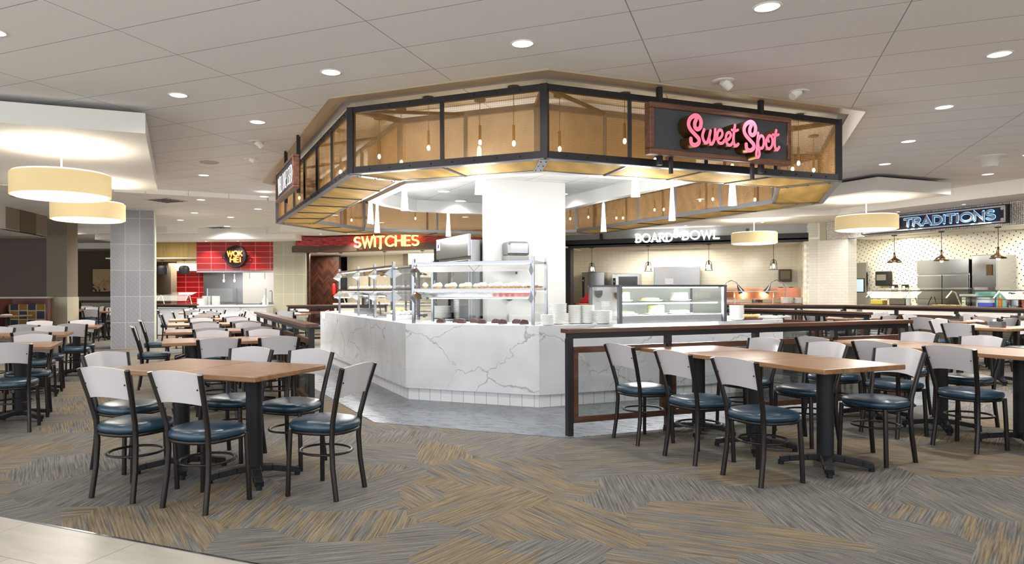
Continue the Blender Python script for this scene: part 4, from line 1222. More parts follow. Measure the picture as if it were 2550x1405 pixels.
# ---------------------------------------------------------------- display guards
def display(name, label, p, ang, xs, depth, h, closed_right=True):
    """two-tier glass food guard; local x along the counter, y away from the customer"""
    o = thing(name, label, 'food display', (p[0], p[1], Z1), ang)
    for x in xs:
        MB().box((x, 0, h / 2), (.035, .035, h)).build('post', M_CHROME, o)
        MB().box((x, depth, h / 2), (.03, .03, h)).build('post', M_CHROME, o)
    L0, L1 = xs[0], xs[-1]; Lc = (L0 + L1) / 2; L = L1 - L0
    for z in (.41, h - .06):
        MB().box((Lc, -.0, z), (L, .05, .03)).box((Lc, depth, z), (L, .03, .02)).build('front_rail', M_CHROME, o)
        MB().box((Lc, depth / 2, z + .014), (L - .03, depth, .008)).build('glass_shelf', M_GLASS, o)
        MB().box((Lc, .05, z - .02), (L - .06, .02, .012)).build('light_strip', M_LEDW, o)
    for i in range(len(xs) - 1):
        x0, x1 = xs[i] + .02, xs[i + 1] - .02
        for z in (.39, h - .08):
            MB().add([(x0, -.02, z), (x1, -.02, z), (x1, -.13, z - .09), (x0, -.13, z - .09)], [(0, 1, 2, 3)]).build('sneeze_glass', M_GLASSG, o)
            for x in (x0, x1):
                MB().add([(x - .004, -.01, z + .01), (x - .004, -.12, z - .085), (x - .004, -.02, z - .14), (x + .004, -.01, z + .01), (x + .004, -.12, z - .085), (x + .004, -.02, z - .14)],
                         [(0, 1, 2), (5, 4, 3), (0, 3, 4, 1), (1, 4, 5, 2), (2, 5, 3, 0)]).build('bracket', M_STEEL, o)
        MB().quad((x0, depth, .02), (x1, depth, .02), (x1, depth, h - .08), (x0, depth, h - .08)).build('back_glass', M_GLASS, o)
    for x in (L0, L1):
        MB().quad((x, .02, .02), (x, depth - .02, .02), (x, depth - .02, h - .05), (x, .02, h - .05)).build('end_glass', M_GLASS, o)
    for z in (.37, h - .1):
        la = lamp('shelf_lamp', 'AREA', 3.5 * L, (Lc, .12, z), o, color=(1, 1, 1), rot=(-.3, 0, 0)); la.data.shape = 'RECTANGLE'; la.data.size = L - .1; la.data.size_y = .04
    return o
display('pastry_display', 'two-tier chrome and glass pastry display across the front of the marble counter', (-3.80, 7.6), 0, [0, 1.52], .55, .79)
display('salad_display', 'long two-tier chrome and glass display along the left side of the marble counter', (-6.75, 10.54), -R45, [0, 1.40, 2.40, 3.35], .55, .79)
# corner panes joining the two displays
cp = thing('corner_guard', 'glass corner guard between the front and the left pastry display', 'glass guard')
MB().beam((-4.2, 8.55, Z1), (-4.2, 8.55, 1.68), .03, .03).build('post', M_CHROME, cp)
MB().beam((-3.8, 7.62, 1.62), (-4.38, 8.17, 1.62), .03, .02).beam((-3.8, 7.62, 1.35), (-4.38, 8.17, 1.35), .03, .02).build('rail', M_CHROME, cp)
MB().quad((-3.8, 7.62, 1.2), (-4.38, 8.17, 1.2), (-4.38, 8.17, 1.62), (-3.8, 7.62, 1.62)).build('pane', M_GLASS, cp)
MB().prism([(-3.8, 7.6), (-3.8, 8.15), (-4.0, 8.55), (-4.38, 8.2)], 1.35, 1.358).build('glass_shelf', M_GLASS, cp)

# small cakes on the shelves: cupcakes with white domes
cc_ = thing('cupcake', 'x', 'cupcake')
MB().lathe([(.022, 0), (.032, .028)], 12).build('cake_base', M_CAKE, cc_)
MB().lathe([(.034, .026), (.036, .036), (.028, .056), (.012, .07), (0, .073)], 12, cap=False).build('icing', M_CREAMTOP, cc_)
first = True; zt = Z1 + .41 + .018
fro = [(-3.8 + .1 + .098 * k, 7.72 + .15 * (k % 2)) for k in range(15)]
for i, (x, y) in enumerate(fro):
    lb = 'white iced cupcake on the upper shelf of the front pastry display'
    if first: cc_.location = (x, y, zt); cc_['label'] = lb; cc_['group'] = 'cupcakes on the front display shelf'; first = False
    else: dup(cc_, (x, y, zt), 0, lb)
    q = dup(cc_, (x + .045, y + .2, zt), 0, 'white iced cupcake in the back row of the front display shelf', 'cupcakes in the back row'); q.scale = (1, 1, .85)
dv = Vector((-.7071, .7071)); dn = Vector((.7071, .7071))
for i in range(26):
    p = Vector((-4.38, 8.17)) + dv * (.12 + .12 * i) + dn * (.12 + .16 * (i % 2))
    q = dup(cc_, (p.x, p.y, zt), 0, 'white pastry on the upper shelf of the left display', 'pastries on the left display shelf'); q.scale = (.9, .9, .7)
# berry tarts
tart = thing('berry_tart', 'x', 'pastry')
MB().lathe([(.03, 0), (.038, .02)], 12).build('crust', M_CAKE, tart)
MB().lathe([(.034, .02), (.02, .032), (0, .034)], 12, cap=False).build('filling', M_REDP, tart)
first = True
for i in range(8):
    p = (-2.95 + .08 * i, 7.66) if i < 7 else (-2.3, 7.8)
    lb = 'small red berry tart at the right of the front display shelf'
    if first: tart.location = (*p, zt); tart['label'] = lb; tart['group'] = 'berry tarts'; first = False
    else: dup(tart, (*p, zt), 0, lb)
# wrapped chocolate cake slices on the counter below
sl = MB().xz([(-.055, 0), (.055, 0), (.04, .045), (-.02, .055), (-.05, .03)], -.03, .03).build('chocolate_cake_slice', M_CHOC, bevel=.006)
tag(sl, 'x', 'cake slice', 'wrapped chocolate cake slices')
SLP = [-3.45, -3.28, -3.18, -3.05, -2.92, -2.78, -2.66, -2.52, -2.40]
for i, x in enumerate(SLP):
    y = 7.64 + .1 * (i % 2); lb = 'chocolate cake slice on the counter inside the front display, ' + ('nearer the glass' if i % 2 == 0 else 'set back from the glass')
    if i == 0: sl.location = (x, y, Z1 + .012); sl['label'] = lb
    else: dup(sl, (x, y, Z1 + .012), random.uniform(-.5, .5), lb)
tr_ = MB().box((-2.95, 7.83, Z1 + .006), (1.3, .42, .01)).build('serving_tray', M_TOP, bevel=.003)
tag(tr_, 'flat white tray under the chocolate cake slices in the front display', 'tray')
# bread, salad and utensils in the left display
pi_ = Vector((-4.38, 8.17))
def dpos(s, n_): q = pi_ + dv * s + dn * n_; return (q.x, q.y)
bowlp = dpos(.55, .3)
tag(MB().box((0, 0, .03), (.5, .34, .06)).build('ice_tray', M_TOP, None, (*dpos(.5, .28), Z1), -R45, bevel=.01), 'white tray of sliced fruit nearest the corner of the left display', 'tray')
fr_ = MB()
for k in range(46): fr_.blob((random.uniform(-.2, .2), random.uniform(-.12, .12), .07 + random.uniform(0, .04)), (.03, .025, .018), 7, 4)
tag(fr_.build('sliced_fruit', [M_CREAMTOP], None, (*dpos(.5, .28), Z1), -R45), 'heap of pale sliced fruit on the tray in the left display', 'fruit', kind='stuff')
lm = MB()
for k in range(9): lm.blob((random.uniform(-.07, .07), random.uniform(-.05, .05), .12 + random.uniform(0, .03)), (.03, .025, .014), 7, 4)
tag(lm.build('lemon_slices', [M_YELLOW], None, (*dpos(.55, .25), Z1), 0), 'yellow lemon slices on top of the pale fruit heap', 'fruit', kind='stuff')
tag(MB().tube([(0, 0, 0), (-.03, .02, .16), (-.05, .03, .22)], [.008, .008, .014], 8).build('serving_spoon', M_BLACKM, None, (*dpos(1.35, .2), Z1 + .01), 0), 'dark handled serving spoon standing in the left display', 'spoon')
tag(MB().box((0, 0, .02), (.6, .4, .04)).build('serving_tray', M_CHROME, None, (*dpos(1.45, .28), Z1), -R45, bevel=.01), 'steel tray with the serving spoon in the left display', 'tray')
# grey slicer behind the left display
ms = thing('meat_slicer', 'grey steel slicer standing behind the far end of the left display', 'kitchen appliance', (*dpos(2.9, .35), Z1), -R45)
MB().box((0, 0, .05), (.38, .3, .1)).build('base', M_STEEL, ms, bevel=.01)
MB().box((.05, .02, .22), (.26, .06, .26), .3).build('carriage', M_STEEL, ms, bevel=.01)
MB().tube([(.05, -.02, .28), (.05, .02, .28)], .12, 24).build('blade', M_CHROME, ms)

# ---------------------------------------------------------------- plates
pl_md = meshdata(MB().lathe([(.0, .004), (.07, .002), (.09, .006), (.13, .017), (.131, .021), (.09, .012), (.0, .01)], 28, cap=False), 'plate', M_CLOTH)
def stack(x, y, z, n, label, group, r=1.0):
    for k in range(n):
        o = bpy.data.objects.new('plate', pl_md); COL.objects.link(o)
        o.location = (x + random.uniform(-.002, .002), y + random.uniform(-.002, .002), z + .0125 * k); o.scale = (r, r, 1)
        tag(o, label, 'plate', group)
stack(-2.08, 7.95, Z1, 19, 'white plate in the taller stack right of the pastry display', 'plates right of the pastry display, tall stack', .8)
stack(-2.13, 7.68, Z1, 9, 'white plate in the short front stack right of the pastry display', 'plates right of the pastry display, short stack', .62)
stack(-1.92, 8.12, Z1, 17, 'white plate in the rear stack right of the pastry display', 'plates right of the pastry display, rear stack', .62)
stack(-1.80, 8.22, Z1, 17, 'white plate in the left stack before the cake case', 'plates before the cake case, left stack', .72)
stack(-1.60, 8.20, Z1, 12, 'white plate in the lowest front stack before the cake case', 'plates before the cake case, front stack', .8)
stack(-1.58, 8.52, Z1, 20, 'white plate in the tallest stack before the cake case', 'plates before the cake case, tallest stack', .8)
stack(-.16, 9.68, Z1, 15, 'white plate in the stack right of the cake case', 'plates right of the cake case', .7)
stack(-3.62, 8.75, Z1 + .02, 20, 'white plate in the tall stack behind the left part of the pastry display', 'plates behind the pastry display, tall stack', 1)
stack(-3.88, 8.6, Z1 + .02, 13, 'white plate in the lower stack behind the pastry display', 'plates behind the pastry display, lower stack', 1)
sh_ = MB().box((-3.75, 8.68, Z1), (.62, .4, .04)).beam((-4.0, 8.55, .004), (-4.0, 8.55, Z1), .04, .04).beam((-3.5, 8.55, .004), (-3.5, 8.55, Z1), .04, .04).build('plate_shelf', M_STEEL)
tag(sh_, 'steel shelf carrying the plate stacks behind the pastry display', 'shelf')

# ---------------------------------------------------------------- refrigerated cake case
case = thing('cake_case', 'square glass cake case on the right part of the marble counter', 'display case', (-1.42, 8.28, Z1), R45)
LC, DC, HC = 1.58, .62, .46
MB().box((LC / 2, DC / 2, HC - .01), (LC + .06, DC + .04, .02)).build('lid', M_GLASSG, case)
MB().box((LC / 2, .0, HC - .012), (LC + .07, .02, .024)).box((LC / 2, DC, HC - .012), (LC + .07, .02, .024)).box((0, DC / 2, HC - .012), (.02, DC, .024)).box((LC, DC / 2, HC - .012), (.02, DC, .024)).build('lid_rim', M_RINGG, case)
for x in (0, LC):
    MB().box((x, 0, HC / 2), (.045, .045, HC)).build('corner_post', M_RINGG, case)
    MB().box((x, DC, HC / 2), (.035, .035, HC)).build('corner_post', M_RINGG, case)
MB().quad((.02, 0, 0), (LC - .02, 0, 0), (LC - .02, 0, HC - .02), (.02, 0, HC - .02)).build('front_glass', M_GLASS, case)
for x in (0, LC):
    MB().quad((x, .02, .0), (x, DC, .0), (x, DC, HC - .02), (x, .02, HC - .02)).build('side_glass', M_GLASS, case)
MB().box((LC / 2, DC - .01, HC / 2), (LC - .04, .015, HC - .04)).build('back_doors', M_TOP, case)
MB().box((LC / 2, DC / 2, .045), (LC - .03, DC - .04, .09)).build('deck', M_TOP, case)
MB().box((LC / 2, DC / 2 + .04, .25), (LC - .06, DC - .14, .008)).build('glass_shelf', M_GLASSG, case)
MB().box((LC / 2, .07, .236), (LC - .1, .02, .014)).build('light_strip', M_LEDW, case)
MB().box((LC / 2, .06, HC - .03), (LC - .1, .025, .015)).build('light_strip', M_LEDW, case)
MB().box((LC / 2 - .1, -.03, -.05), (LC * .98, .02, .03)).build('front_lip', M_LEDW, case)
MB().box((.72, -.01, HC + .045), (.12, .004, .07)).build('price_card', M_CLOTH, case)
for zz_ in (HC - .05, .225):
    ca_ = lamp('case_lamp', 'AREA', 14, (LC / 2, .12, zz_), case, color=(1, 1, 1), size=.3, rot=(-.5, 0, 0)); ca_.data.shape = 'RECTANGLE'; ca_.data.size = LC - .2; ca_.data.size_y = .05
def cpos(s, n_): q = Vector((-1.42, 8.28)) + Vector((.7071, .7071)) * s + Vector((-.7071, .7071)) * n_; return (q.x, q.y)
def cake(s, n_, z, r, h, side, topm, label, stand=True):
    o = thing('cake', label, 'cake', (*cpos(s, n_), Z1 + z), 0)
    MB().lathe([(r, .016), (r * 1.0, h), (r * .96, h + .008), (0, h + .008)], 28).build('cake_body', side, o)
    MB().lathe([(r * .95, h + .006), (r * .6, h + .012), (0, h + .014)], 28, cap=False).build('cake_top', topm, o)
    MB().lathe([(0, .002), (r * 1.1, 0), (r * 1.35, .012), (r * 1.35, .016), (r * 1.0, .012), (0, .012)], 28, cap=False).build('cake_plate', M_CLOTH, o)
cake(.22, .28, .258, .105, .11, M_CAKETAN, M_CAKE, 'tan toasted cake at the top left of the cake case')
cake(.66, .30, .258, .12, .03, M_CAKE, M_YELLOW, 'flat yellow tart in the middle of the upper case shelf')
cake(1.12, .30, .258, .11, .10, M_CREAMTOP, M_GREEN, 'white cake with pale green top on the upper case shelf')
cake(.28, .30, .092, .12, .03, M_CAKE, M_YELLOW, 'flat tart at the lower left of the cake case')
cake(.74, .28, .092, .105, .11, M_GREEN, M_CREAMTOP, 'cream and pistachio cake in the middle of the lower case shelf')
cake(1.12, .30, .092, .125, .04, M_CREAMTOP, M_YELLOW, 'low white cream pie at the lower right of the cake case')
# bread board and paper at the right end of the counter
bb = MB().box((0, 0, .01), (.3, .2, .02)).build('bread_board', M_RAILW, None, (-.02, 9.93, Z1), R45, bevel=.004); tag(bb, 'small brown board with rolls at the right end of the counter', 'board')
br0 = None
for k in range(4):
    p = (-.1 + .055 * k, 9.86 + .05 * k)
    o = MB().blob((0, 0, 0), (.055, .035, .028), 12, 6).build('bread_roll', M_BREAD) if br0 is None else dup(br0, (0, 0, 0))
    br0 = br0 or o
    o.location = (*p, Z1 + .045); o.rotation_euler = (0, 0, .6); tag(o, 'golden bread roll on the small board at the right end of the counter', 'bread', 'bread rolls')
pp = MB()
for k in range(14): pp.box((.0, 0, .006 + .002 * k), (.5, .36, .0016), random.uniform(-.06, .06))
tag(pp.build('paper_pile', M_NAPKIN, None, (.2, 10.45, Z1), R45), 'pile of white paper sheets at the right end of the counter', 'paper', kind='stuff')

# ---------------------------------------------------------------- white centre wall with its fittings
A_ = Vector((-3.13, 8.38)); D_ = Vector((.7071, .7071))
S(MB().add([(x, y, z) for z in (0, 2.78) for x, y in ((0, 0), (1.17, 0), (1.17, .14), (0, .14))], [(3, 2, 1, 0), (4, 5, 6, 7), (0, 1, 5, 4), (1, 2, 6, 5), (2, 3, 7, 6), (3, 0, 4, 7)]).build('wall_centre', M_WHITE, None, (A_.x, A_.y, 0), R45))
def onwall(s, z, off=0.0): q = A_ + D_ * s + Vector((.7071, -.7071)) * off; return (q.x, q.y, z)
td = thing('paper_towel_dispenser', 'grey paper towel dispenser on the white centre wall', 'dispenser', onwall(.36, 1.62), R45)
MB().xz([(-.15, 0), (.15, 0), (.15, .16), (-.15, .16)], -.2, -.002).build('lower_housing', mat('grey_plastic', (150, 152, 148), .3), td, bevel=.012)
MB().xz([(-.155, .16), (.155, .16), (.155, .3), (.14, .34), (-.14, .34), (-.155, .3)], -.21, -.002).build('cover', M_STEEL, td, bevel=.03, seg=3)
MB().box((0, -.15, .0), (.24, .1, .02)).build('towel_slot', M_BLACK, td)
MB().box((0, -.212, .06), (.07, .006, .02)).build('latch', M_CHROME, td)
for s_, z_, nm, r_ in ((.29, 1.2, 'left', .065), (.62, 1.23, 'right', .055)):
    o = thing('soap_dispenser', nm + ' black soap dispenser below the towel dispenser', 'dispenser', onwall(s_, z_), R45)
    MB().box((0, -.06, .14), (r_ * 2, .1, .1)).build('body', mat('smoke_plastic', (196, 192, 196), .3), o, bevel=.01)
    MB().blob((0, -.06, .06), (r_, .055, .07), 14, 8).build('cap', M_BLACKM, o)
tag(MB().box((0, -.008, 0), (.02, .016, .03)).build('wall_hook', M_BLACKM, None, onwall(.42, 1.56), R45), 'tiny black knob on the white wall under the towel dispenser', 'hook')
sk = thing('hand_sink', 'white hand sink and back shelf under the soap dispensers', 'sink', onwall(.75, .78), R45)
MB().box((0, -.2, .02), (.9, .38, .05)).build('sink_top', M_TOP, sk, bevel=.01)
MB().box((0, -.02, .14), (.9, .03, .2)).build('backsplash', M_TOP, sk)
MB().box((0, -.2, -.4), (.86, .34, .74)).build('cabinet', M_STEEL, sk)
MB().tube([(.2, -.06, .05), (.2, -.06, .3), (.2, -.1, .36), (.2, -.17, .35), (.2, -.2, .28)], .009, 8).build('faucet', M_CHROME, sk)
sg = MB().box((0, -.002, 0), (.16, .003, .3)).build('notice', mat('frosted_notice', (232, 232, 228), .4), None, onwall(.93, 2.2), R45)
tag(sg, 'faint pale notice high on the white centre wall', 'notice')

# ---------------------------------------------------------------- tall steel refrigerator
F_ = Vector((-3.37, 8.40))
rf = thing('refrigerator', 'tall stainless two-door refrigerator beside the white centre wall', 'refrigerator', (F_.x, F_.y, 0), PI * .75)
# local x runs along (-1,1), local -y is... front faces local +y (towards the left corner of the island)
MB().box((.6, -.36, 1.05), (1.2, .7, 1.9)).build('cabinet', M_STEEL, rf, bevel=.006)
for k in (0, 1):
    d = MB().box((.3 + .6 * k, .005, .95), (.585, .04, 1.58)).build('door', M_STEEL, rf, bevel=.006)
    MB().box((.55 + .1 * k, .04, 1.0), (.02, .03, .5)).build('handle', M_BLACKM, d)
MB().box((.6, .01, 1.93), (1.2, .05, .3)).build('top_panel', M_STEEL, rf, bevel=.01)
MB().box((1.09, .04, 1.97), (.14, .006, .12)).build('control_label', M_CLOTH, rf)
MB().box((1.075, .045, 1.97), (.04, .004, .05)).build('label_print', M_BLACKM, rf)
for k in range(4): MB().cyl((.1 + 1.0 * (k % 2), -.1 - .5 * (k // 2)), .025, .004, .11, 10).build('caster', M_BLACKM, rf)
# worktable and tray rack seen through the left display
rk = thing('tray_rack', 'steel rack of baking trays seen through the left display glass', 'rack', (-4.85, 10.15, .004), -R45)
for x in (-.3, .3):
    for y in (-.25, .25): MB().box((x, y, .75), (.03, .03, 1.5)).build('upright', M_CHROME, rk)
for k in range(9): MB().box((0, 0, .35 + .13 * k), (.58, .5, .015)).build('tray', M_STEEL, rk)
wt = thing('back_worktable', 'steel worktable along the inside of the counter behind the left display', 'worktable', (-5.9, 11.2, .004), -R45)
MB().box((0, 0, .9), (1.4, .6, .04)).build('top', M_STEEL, wt)
for x in (-.65, .65):
    for y in (-.26, .26): MB().box((x, y, .44), (.035, .035, .88)).build('leg', M_STEEL, wt)

# ---------------------------------------------------------------- hanging signs
def signboard(name, label, p, ang, w, h, z, fw, rounded=True):
    o = thing(name, label, 'sign', (p[0], p[1], z), ang)
    d = .09
    mb = MB()
    r = .05
    for (cx, cz, sx, sz) in ((w / 2, fw / 2, w, fw), (w / 2, h - fw / 2, w, fw), (fw / 2, h / 2, fw, h - 2 * fw), (w - fw / 2, h / 2, fw, h - 2 * fw)):
        mb.box((cx, 0, cz), (sx, d, sz))
    mb.build('frame', M_SIGNW, o, bevel=.01)
    MB().box((w / 2, .0, h / 2), (w - 2 * fw, .05, h - 2 * fw)).build('face', mat('sign_charcoal', (84, 84, 88), .6, spec=.15), o)
    return o
ss = signboard('hanging_sign', 'wood framed charcoal sign with pink script lettering hung on the canopy', (-.9, 6.8), R45, 1.81, .50, 2.63, .055)
for x in (.2, 1.5):
    MB().box((x, .07, .30), (.045, .045, .76)).build('hanger', M_RING, ss)
for x in (.32, 1.36):
    MB().box((x, .05, -.06), (.03, .03, .2)).build('lower_bracket', M_RING, ss)
# pink script letters, drawn as strokes
def T_(pts):
    return [(.345 + (x - 390) * .000680, .375 - (y - 150 - .108 * (x - 390)) * .000562) for x, y in pts]
def sc2(name, pts, w=.034):
    q = spline(T_(pts), 7); mb = MB(); ribbon(mb, q, w, -.16, -.028, 0, 1, True)
    mb.build(name, [M_PINK, M_BRASS], ss)
BS = [(545, 235), (520, 300), (525, 370), (570, 405), (615, 370), (630, 270), (590, 190), (520, 170), (440, 220), (410, 310), (440, 400), (530, 500), (590, 570), (585, 640), (520, 675), (460, 640), (450, 565)]
sc2('letter', BS, .042)
sc2('letter', [(685, 410), (655, 520), (690, 620), (735, 635), (775, 540), (800, 430)], .032)
sc2('letter', [(775, 540), (790, 640), (830, 655), (875, 560), (885, 410)], .032)
sc2('letter', [(880, 560), (960, 570), (1015, 500), (1000, 430), (950, 430), (920, 520), (945, 630), (1010, 650), (1060, 600)], .030)
sc2('letter', [(1050, 600), (1120, 590), (1170, 520), (1150, 465), (1105, 480), (1080, 560), (1105, 660), (1165, 685), (1215, 620)], .030)
sc2('letter', [(1250, 340), (1225, 500), (1225, 640), (1265, 700), (1310, 670)], .032)
sc2('letter', [(1190, 420), (1250, 440), (1305, 420)], .026)
sc2('letter', [(x + 1010, y + 112) for x, y in BS], .042)
sc2('letter', [(1690, 480), (1675, 640), (1660, 800), (1655, 890), (1690, 910), (1715, 850), (1700, 740), (1690, 620), (1740, 530), (1790, 560), (1800, 660), (1770, 745), (1715, 750)], .030)
sc2('letter', [(1900, 530), (1850, 610), (1850, 720), (1905, 765), (1960, 700), (1965, 580), (1915, 525), (1880, 580), (1895, 630)], .030)
sc2('letter', [(2045, 435), (2015, 560), (2015, 720), (2055, 785), (2100, 740)], .032)
sc2('letter', [(1975, 510), (2040, 525), (2090, 510)], .026)

wd = signboard('hanging_sign', 'small wood framed grey sign reading WELL DRESSED on the left side of the canopy', (-6.33, 8.27), -R45, 1.62, .42, 2.62, .035)
for x in (.25, 1.35): MB().box((x, .07, .34), (.04, .045, .74)).build('hanger', M_RING, wd)
text(wd, 'WELL', .16, .1, .22, .40, .018, -.030, -.0255, [M_THIN])
text(wd, 'DRESSED', .62, .1, .22, .84, .010, -.030, -.0255, [M_THIN])

# glowing station signs
sw = thing('lit_sign', 'glowing yellow SWITCHES sign over the sandwich station', 'sign', (-11.15, 18.3, 0))
text(sw, 'SWITCHES', 0, 2.67, .29, 2.2, .05, -.08, -.03, [M_GOLDE], gap=.13, caps=True)
MB().add([(.70, -.08, 3.03), (.665, -.08, 2.985), (.735, -.08, 2.985)], [(0, 1, 2)]).add([(.915, -.08, 2.56), (.86, -.08, 2.63), (.97, -.08, 2.63)], [(0, 2, 1)]).build('arrow_tips', M_GOLDE, sw)
MB().box((.915, -.05, 2.64), (.055, .05, .1)).build('arrow_shaft', M_GOLDE, sw)
wk = thing('lit_sign', 'round black wok sign with red glowing WOK HEI letters', 'sign', (*wp(3.43, -.06), 2.43), math.atan2(WD.y, WD.x))
m_ = MB(); m_.add([(.35 * math.cos(2 * PI * k / 40), -.06, .35 * math.sin(2 * PI * k / 40)) for k in range(40)] + [(.35 * math.cos(2 * PI * k / 40), .05, .35 * math.sin(2 * PI * k / 40)) for k in range(40)],
              [tuple(range(40))] + [(k, 40 + k, 40 + (k + 1) % 40, (k + 1) % 40) for k in range(40)])
m_.build('disc', M_BLACKM, wk)
MB().tube([(.33 * math.cos(2 * PI * k / 40), -.07, .33 * math.sin(2 * PI * k / 40)) for k in range(40)], .018, 8, closed=True).build('rim', M_BLACK, wk)
for s_ in (-1, 1): MB().tube([(s_ * .34, -.02, -.06), (s_ * .42, -.02, -.05), (s_ * .42, -.02, .05), (s_ * .34, -.02, .06)], .018, 8).build('handle', M_BLACKM, wk)
text(wk, 'WOK', -.255, .02, .15, .48, .030, -.1, -.07, [M_REDE], gap=.1, halo=M_REDHALO, hw=.016)
text(wk, 'HEI', -.165, -.175, .15, .34, .030, -.1, -.07, [M_REDE], gap=.14, halo=M_REDHALO, hw=.016)
bo = thing('lit_sign', 'glowing white BOARD and BOWL sign over the bowl station', 'sign', (-3.0, 20.26, 0))
text(bo, 'BOARD', 0, 2.69, .22, 1.0, .042, -.08, -.02, [M_WHE], serif=True, gap=.14, caps=True)
text(bo, '&', 1.02, 2.79, .24, .20, .036, -.08, -.02, [M_WHE], gap=.1, caps=True)
text(bo, 'BOWL', 1.27, 2.73, .22, .96, .042, -.08, -.02, [M_WHE], serif=True, gap=.14, caps=True)
for x in (-1.0, 2.95): MB().box((x, -.0, 2.87), (.08, .05, .2)).build('bracket', M_BLACKM, bo)
GA = math.atan2(GD.y, GD.x)
gt = thing('lit_sign', 'black sign with a silver border and blue lit letters ending in TRADITIONS', 'sign', (*gp(1.36, -.1), 2.64), GA)
WG = 3.21
MB().box((WG / 2, 0, .19), (WG, .08, .38)).build('backing', M_BLACKM, gt)
b_ = MB()
for (x, z, sx, sz) in ((WG / 2, .035, WG - .06, .03), (WG / 2, .345, WG - .06, .03), (.045, .19, .03, .33), (WG - .045, .19, .03, .33)): b_.box((x, -.045, z), (sx, .012, sz))
for x in (.09, WG - .09):
    for z in (.08, .30): b_.add([(x + .032 * math.cos(2 * PI * k / 12), -.052, z + .032 * math.sin(2 * PI * k / 12)) for k in range(12)], [tuple(range(12))])
b_.build('border', M_GYPG, gt)
text(gt, 'GRAND', .14, .1, .17, .80, .032, -.13, -.10, [M_LETG], serif=True, gap=.1, halo=M_BLUEE, hw=.022)
text(gt, 'TRADITIONS', 1.12, .1, .17, 1.90, .032, -.13, -.10, [M_LETG], serif=True, gap=.1, halo=M_BLUEE, hw=.022)

# ---------------------------------------------------------------- wooden rails with glass panels
def rail(label, a, b, nb, h=.98, panels=True, two=True):
    a = Vector(a); b = Vector(b); L = (b - a).length; ang = math.atan2(b.y - a.y, b.x - a.x)
    o = thing('divider_rail', label, 'railing', (a.x, a.y, 0), ang)
    MB().box((L / 2, 0, h - .02), (L + .1, .14, .04)).build('top_board', M_RAILW, o, bevel=.004)
    MB().box((L / 2, 0, h - .065), (L + .04, .06, .05)).build('top_rail', M_BLACK, o)
    for k in range(nb + 1):
        x = L * k / nb
        MB().box((x, 0, (h - .09) / 2), (.055, .055, h - .09)).build('post', M_BLACK, o)
    if panels:
        for k in range(nb):
            x0, x1 = L * k / nb + .035, L * (k + 1) / nb - .035
            f = MB()
            f.box(((x0 + x1) / 2, 0, .785), (x1 - x0, .04, .055)).box(((x0 + x1) / 2, 0, .145), (x1 - x0, .04, .055))
            f.box((x0 + .025, 0, .465), (.05, .038, .59)).box((x1 - .025, 0, .465), (.05, .038, .59))
            fo = f.build('panel_frame', M_RAILW, o)
            MB().box(((x0 + x1) / 2, 0, .465), (x1 - x0 - .1, .008, .59)).build('glass_pane', M_GLASSR, fo)
    return o
rail('wooden topped railing with glass panels beside the right front tables', (-1.52, 6.2), (1.62, 9.24), 4)
rail('wooden topped railing with glass panels running back along the left tables', (-4.33, 6.21), (-7.88, 9.72), 5)
rail('middle railing behind the right tables, second from the camera', (-.2, 13.9), (1.62, 12.0), 3)
rail('railing in front of the middle one, ending by the right aisle', (-.2, 13.9), (-1.9, 15.2), 2)
rail('long railing before the bowl station', (-1.9, 17.6), (1.9, 17.2), 4)
rail('long railing before the lit roast counter on the right', (1.9, 17.2), (5.3, 14.3), 4)
rail('railing in front of the sandwich station', (-10.65, 14.3), (-8.6, 15.6), 2)
rail('short railing left of the wok counter', (-15.4, 14.6), (-14.1, 14.75), 1, panels=False)
rail('dark railing in the back room beneath the painting', (-22.0, 16.2), (-18.6, 17.2), 3, h=1.05, panels=False)

# ---------------------------------------------------------------- booths on the left
for k, (x, yb) in enumerate(((-17.62, 11.24), (-16.55, 11.69))):
    o = thing('booth_bench', ['plaid booth bench at the left picture edge', 'plaid booth bench right of the maroon divider'][k], 'booth', (x, yb, 0), .4016)
    MB().box((0, 0, .72), (.98, .14, .62)).build('backrest', M_PLAID, o, bevel=.03)
    MB().box((0, -.35, .38), (1.02, .6, .18)).build('seat', M_PLAID, o, bevel=.03)
    MB().box((0, -.3, .15), (1.0, .5, .3)).build('plinth', M_MAROON, o)
dv_ = MB().box((-17.07, 11.42, .58), (.065, .5, 1.16), .4016).build('booth_divider', M_MAROON); tag(dv_, 'upright maroon wooden divider between the two plaid booths', 'divider')
dv_ = MB().box((-16.07, 11.84, .58), (.05, .12, 1.16), .4016).build('booth_divider', M_MAROON); tag(dv_, 'maroon end panel of the booths beside the grey pier', 'divider')
table(-16.2, 10.9, .3, 'small dark table standing in front of the plaid booth', GT_)
dup(nap, (-16.15, 10.85, .785), .5, 'white napkin on the table before the plaid booth')

